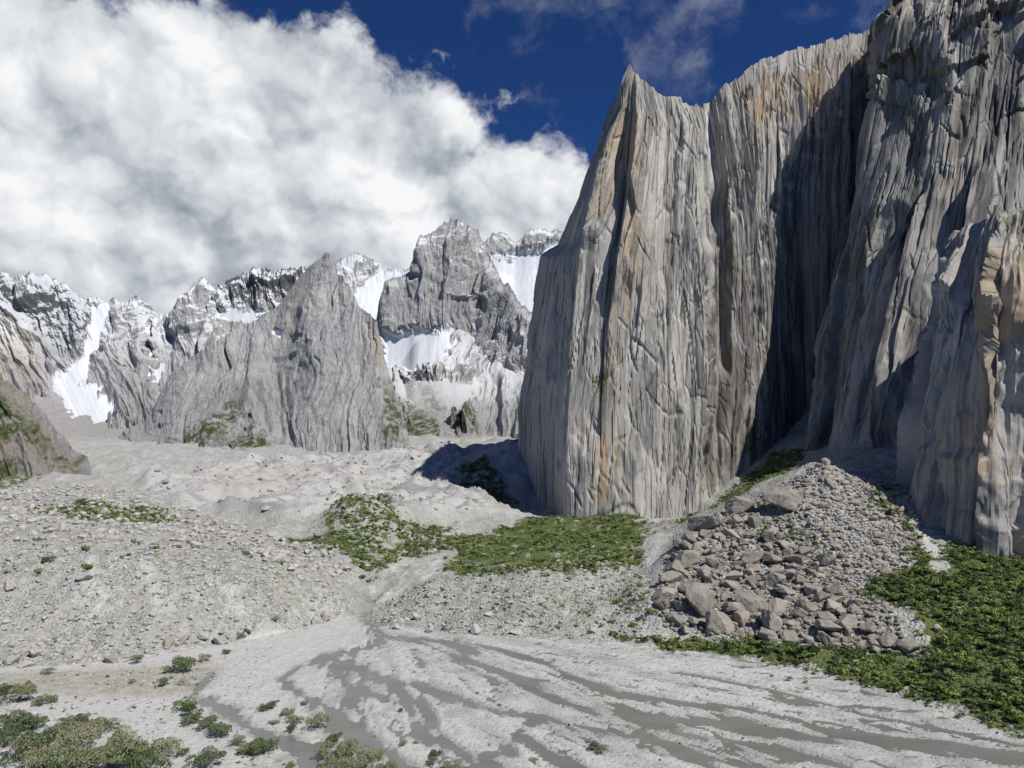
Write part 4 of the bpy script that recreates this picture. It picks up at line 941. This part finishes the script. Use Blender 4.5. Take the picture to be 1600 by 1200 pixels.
def flower_mesh(seed):
    r = np.random.default_rng(seed); n = 70; a = r.uniform(0, 6.28, n); rad = 0.85*np.sqrt(r.random(n)); z = 0.62*np.sqrt(np.maximum(0, 1-(rad/1.0)**2))+r.uniform(0.0,0.16,n)
    c = np.column_stack([rad*np.cos(a), rad*np.sin(a), z]); s = 0.028
    V = np.stack([c+[-s,0,-s], c+[s,s*0.5,-s*0.5], c+[s*0.5,0,2.2*s], c+[-s*0.5,-s,1.6*s]], 1)
    me = mesh_raw('flower_heads', V, np.arange(n*4), 4, False); me.materials.append(M_FLOWER); return me
BUSH = [shrub_mesh('foliage', 700+i, 1700, 0.036, 10, 0.85, M_WILLOW, 0.9) for i in range(6)]
DARK = [shrub_mesh('foliage', 720+i, 420, 0.085, 5, 0.8, M_SCRUB, 0.2) for i in range(5)]
STEMS = [stem_mesh(740+i) for i in range(3)]; FLOW = [flower_mesh(760+i) for i in range(3)]
def put_shrub(x, y, r, h, label, group, kind='bush', flower=False):
    z = float(ground_z(np.array([x]), np.array([y]))[0])
    e = bpy.data.objects.new('shrub', None); C.objects.link(e); e.location = (x, y, z-0.05); e.scale = (r, r*random.uniform(0.85,1.1), h); e.rotation_euler = (0,0,random.uniform(0,6.28))
    e.empty_display_size = 0.1
    tag(e, label, 'shrub', group)
    link('foliage', random.choice(BUSH if kind == 'bush' else DARK), None, e); link('stems', random.choice(STEMS), None, e)
    if flower: tag(link('flower_heads', random.choice(FLOW), None, e), kind='stuff')
    return e
FG = [ # px, py (foot), width px : foreground bushes
 (20,1152,62),(50,1140,40),(8,1170,60),(60,1175,60),(32,1190,64),(70,1200,60),(100,1160,50),(118,1168,58),(135,1155,45),(158,1144,44),(190,1165,42),(172,1205,70),(210,1200,80),(140,1200,60),(245,1188,60),(250,1176,24),(285,1182,20),(322,1200,56),(95,1205,60),(230,1215,70),
 (103,1134,24),(128,1130,26),(82,1148,22),(62,1104,24),(28,1098,46),(8,1088,30),(80,1098,20),
 (290,1050,46),(262,1052,22),(322,1034,22),(256,1072,26),(290,1108,34),(300,1118,36),(295,1132,32),(318,1142,34),(345,1150,44),(332,1128,18),(385,1180,30),(405,1176,34),(370,1165,30),
 (214,1037,22),(75,1054,18),(355,1022,18),(205,1070,14),(168,1060,8),
 (425,1108,26),(450,1118,24),(412,1112,20),(460,1130,26),(455,1145,24),(428,1132,18),(498,1140,40),(412,1180,44),(396,1170,24),(475,1102,14),
 (520,1165,34),(545,1165,30),(505,1185,40),(535,1195,60),(570,1200,54),(590,1190,34),(520,1210,60),(605,1208,40),(450,1205,26),
 (630,1166,14),(682,1182,22),(672,1196,24),(700,1208,36),(730,1212,34),(650,1162,10),(625,1112,12),(562,1130,10),(835,1190,18),(925,1172,26),(940,1180,24),
 (717,1062,8),(746,1085,8),(780,1104,7),(1232,1066,14),(1258,1070,10),(1262,1078,10),(375,1000,18),
]
GRP = {}
def region(px, py, w):
    if px < 360 and py > 1125:
        return ('large' if w >= 54 else 'middling' if w >= 40 else 'small', 'grey green bush', 'in the thicket at the bottom left corner', 'bushes of the bottom left thicket')
    if px < 360: return ('small' if w < 24 else 'large', 'green bush', 'on the brown flat below the left moraine', 'bushes on the brown flat')
    if px < 640 and py > 1095: return ('large' if w >= 34 else 'small', 'green bush', 'on the gravel beside the left stream', 'bushes beside the left stream')
    return ('small', 'lone bush', 'on the gravel bars of the river', 'lone bushes on the gravel bars')
for px, py, wpx in FG:
    p = hit(px, py) if py < 1200 else G0(px, py); r = wpx/F*np.linalg.norm(p-np.array([0,0,CAMZ]))/2*0.95
    sz, wh, pl_, g = region(px, py, wpx); big = wpx >= 24
    o = put_shrub(p[0], p[1], r, r*random.uniform(0.95,1.2), wh, g, 'bush', big and px < 620 and py > 1120)
    GRP.setdefault((sz+' '+wh, pl_), []).append(o)
DK = [(990,985,16),(955,980,14),(1000,975,14),(1018,970,24),(940,985,12),(965,965,10),(830,968,10),(818,965,8),(850,965,8),(872,985,14),(880,955,12),(905,958,9),(916,965,12),(926,950,10),(900,985,9),(868,948,8),(846,948,8),(838,985,7),(812,978,7),(965,945,16),(985,962,12),(890,908,12),(930,898,16),(945,905,12),(962,896,14),(975,880,16),(905,892,12),(1000,925,14),(1005,945,10),(820,900,14),(852,905,14),(868,898,10),(800,895,10),
 (440,888,14),(245,866,16),(138,898,20),(70,890,22),(60,905,14),(130,868,16),(200,872,10),(565,905,14),(575,912,12),(160,815,12),(280,840,12),(320,842,14),(335,848,12),(352,850,10),(455,848,10),(8,905,10),(190,880,10),(20,1010,9),(1205,1058,8)]
for px, py, wpx in DK:
    p = hit(px, py); r = wpx/F*np.linalg.norm(p-np.array([0,0,CAMZ]))/2*1.1
    wh = ('large ' if wpx >= 14 else 'small ') + 'dark green shrub'
    pl_ = 'dotting the stony left moraine' if px < 600 else ('on the bench edge of the central moraine' if py < 912 else 'on the stony face of the central moraine')
    GRP.setdefault((wh, pl_), []).append(put_shrub(p[0], p[1], r, r*0.95, wh, 'shrubs on the left moraine' if px < 600 else 'shrubs on the central moraine', 'dark'))
for (wh, pl_), obs in GRP.items(): number_left_to_right(obs, wh, pl_)

# dense scrub: instanced leafy shrubs, too many to count
M_SCRUB2 = mat_leaf('olive_scrub_leaves', (0.075,0.095,0.035), (0.15,0.175,0.065), (0.25,0.265,0.12)); M_SCRUB3 = mat_leaf('dark_juniper_leaves', (0.025,0.05,0.018), (0.05,0.085,0.028), (0.095,0.13,0.045))
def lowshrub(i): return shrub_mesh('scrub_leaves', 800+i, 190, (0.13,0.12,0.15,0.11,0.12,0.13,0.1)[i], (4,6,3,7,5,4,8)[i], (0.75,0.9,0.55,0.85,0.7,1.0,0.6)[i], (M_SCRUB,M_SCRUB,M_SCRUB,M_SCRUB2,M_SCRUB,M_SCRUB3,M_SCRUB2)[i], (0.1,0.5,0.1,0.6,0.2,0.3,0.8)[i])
VARS = bpy.data.collections.new('scrub_variants')
for i in range(7):
    VARS.objects.link(bpy.data.objects.new('scrub_source', lowshrub(i)))
def gn_scatter(name, label, pts, rad, hgt, coll, cat='scrub'):
    z = ground_z(pts[:,0], pts[:,1])
    me = bpy.data.meshes.new(name); me.vertices.add(len(pts)); me.vertices.foreach_set('co', np.column_stack([pts, z-0.05]).astype(np.float32).ravel())
    attr(me, 'scl', np.column_stack([rad, rad*rng.uniform(0.8,1.15,len(rad)), hgt]), True); attr(me, 'rot', np.column_stack([np.zeros((len(rad),2)), rng.uniform(0,6.28,len(rad))]), True)
    o = link(name, me); tag(o, label, cat, kind='stuff')
    ng = bpy.data.node_groups.new(name, 'GeometryNodeTree')
    ng.interface.new_socket('Geometry', in_out='INPUT', socket_type='NodeSocketGeometry'); ng.interface.new_socket('Geometry', in_out='OUTPUT', socket_type='NodeSocketGeometry')
    N = ng.nodes.new; gi = N('NodeGroupInput'); go = N('NodeGroupOutput'); ci = N('GeometryNodeCollectionInfo'); ci.inputs['Collection'].default_value = coll; ci.inputs['Separate Children'].default_value = True; ci.inputs['Reset Children'].default_value = True
    ip = N('GeometryNodeInstanceOnPoints'); ip.inputs['Pick Instance'].default_value = True
    def na(nm):
        n = N('GeometryNodeInputNamedAttribute'); n.data_type = 'FLOAT_VECTOR'; n.inputs['Name'].default_value = nm; return n.outputs['Attribute']
    ri = N('FunctionNodeRandomValue'); ri.data_type = 'INT'; ri.inputs[4].default_value = 0; ri.inputs[5].default_value = len(coll.objects)-1
    L = ng.links.new; L(gi.outputs[0], ip.inputs['Points']); L(ci.outputs[0], ip.inputs['Instance']); L(ri.outputs[2], ip.inputs['Instance Index']); L(na('scl'), ip.inputs['Scale']); L(na('rot'), ip.inputs['Rotation']); L(ip.outputs[0], go.inputs[0])
    md = o.modifiers.new('scatter', 'NODES'); md.node_group = ng; return o
def scrub(key, n, r0, r1, label, thr=-9.0, sc_=12, feather=5.0):
    P_ = np.array(VEGP[key]); lo, hi = P_.min(0)-feather, P_.max(0)+feather
    area = abs(np.sum(P_[:,0]*np.roll(P_[:,1],1)-P_[:,1]*np.roll(P_[:,0],1)))/2; m_ = int(n*np.prod(hi-lo)/max(area, 1))
    pts = rng.uniform(lo, hi, (m_, 2)); pr = warp_poly(pts[:,0], pts[:,1], VEGP[key], feather, {'slope': 3.5, 'strip': 2.5, 'bench': 7.0}.get(key, 6 if area > 1500 else 2.5))
    pr *= (ground_z(pts[:,0], pts[:,1]) > WATER_Z+0.05) if key == 'flat' else (~inpoly(pts[:,0], pts[:,1], PLAIN) | (rng.random(m_) < 0.4))
    pr *= 1-np.maximum.reduce([soft_poly(pts[:,0], pts[:,1], P, 2.0) for P in SCARS])
    kp = rng.random(m_) < pr; pts = pts[kp]; pr = pr[kp]
    f = fbm(pts[:,0]/sc_, pts[:,1]/sc_, 61, 4); kp = f+rng.normal(0, 0.08, len(pts)) > thr; pts = pts[kp]; pr = pr[kp]
    rad = (r0+(r1-r0)*rng.random(len(pts))**2.0)*(0.45+0.55*pr)
    gn_scatter('dense_scrub', label, pts, rad, rad*rng.uniform(0.6,1.2,len(pts)), VARS)
scrub('slope', 6500, 0.5, 2.0, 'dense dark green scrub covering the lower right slope', -0.42, 11, 5.0)
scrub('bench', 5200, 0.45, 1.7, 'dense green scrub covering the bench of the central moraine', -0.2, 9)
scrub('face', 160, 0.6, 1.4, 'green scrub on the right end of the central moraine', -0.1)
scrub('ridge', 3200, 0.5, 1.6, 'green scrub dotted over the moraine ridge in the centre', -0.34)
scrub('strip', 1500, 0.6, 1.7, 'green scrub strip climbing toward the shaded recess', -0.15)
scrub('left', 700, 0.6, 1.7, 'green scrub patch on the plateau behind the left moraine')
scrub('bank', 1300, 0.8, 2.2, 'green scrub on the bank at the left foot of the granite tower', -0.1, 20)
scrub('corner', 400, 1.0, 2.4, 'green scrub at the foot of the brown left hillside', -0.1, 25)
VEGP['front'] = CM; scrub('front', 900, 0.25, 0.9, 'small green shrubs speckling the front of the central moraine', -0.1, 6)
VEGP['flat'] = [tuple(G0(*q)[:2]) for q in [(-60,1230),(-60,1065),(0,1055),(200,1048),(330,1030),(350,1060),(330,1110),(440,1150),(560,1180),(640,1230)]]; scrub('flat', 1500, 0.1, 0.45, 'low grass tufts and seedlings on the flat at the bottom left', 0.0, 7)
VEGP['lfront'] = LM; scrub('lfront', 1500, 0.15, 0.55, 'tiny green plants speckling the left moraine slope', 0.0, 9)
VEGP['lplat'] = LP_; scrub('lplat', 500, 0.3, 1.0, 'small green shrubs scattered over the left moraine plateau', 0.05, 14)
VEGP['patch'] = gpoly([(1178,832),(1225,812),(1245,835),(1215,842),(1185,842)]); scrub('patch', 90, 0.8, 1.5, 'round green scrub patch in the upper rockfall')
VEGP['patch2'] = gpoly([(1255,835),(1285,850),(1290,875),(1262,868)]); scrub('patch2', 50, 0.7, 1.3, 'narrow green scrub patch between rockfall and scree')
VEGP['patch3'] = gpoly([(1245,895),(1285,885),(1310,905),(1285,925),(1250,915)]); scrub('patch3', 70, 0.7, 1.4, 'green scrub patch in the middle right of the rockfall')
VEGP['patch4'] = gpoly([(1335,800),(1370,765),(1400,770),(1370,800),(1340,815)]); scrub('patch4', 60, 0.7, 1.3, 'green scrub patch high on the pale scree cone')
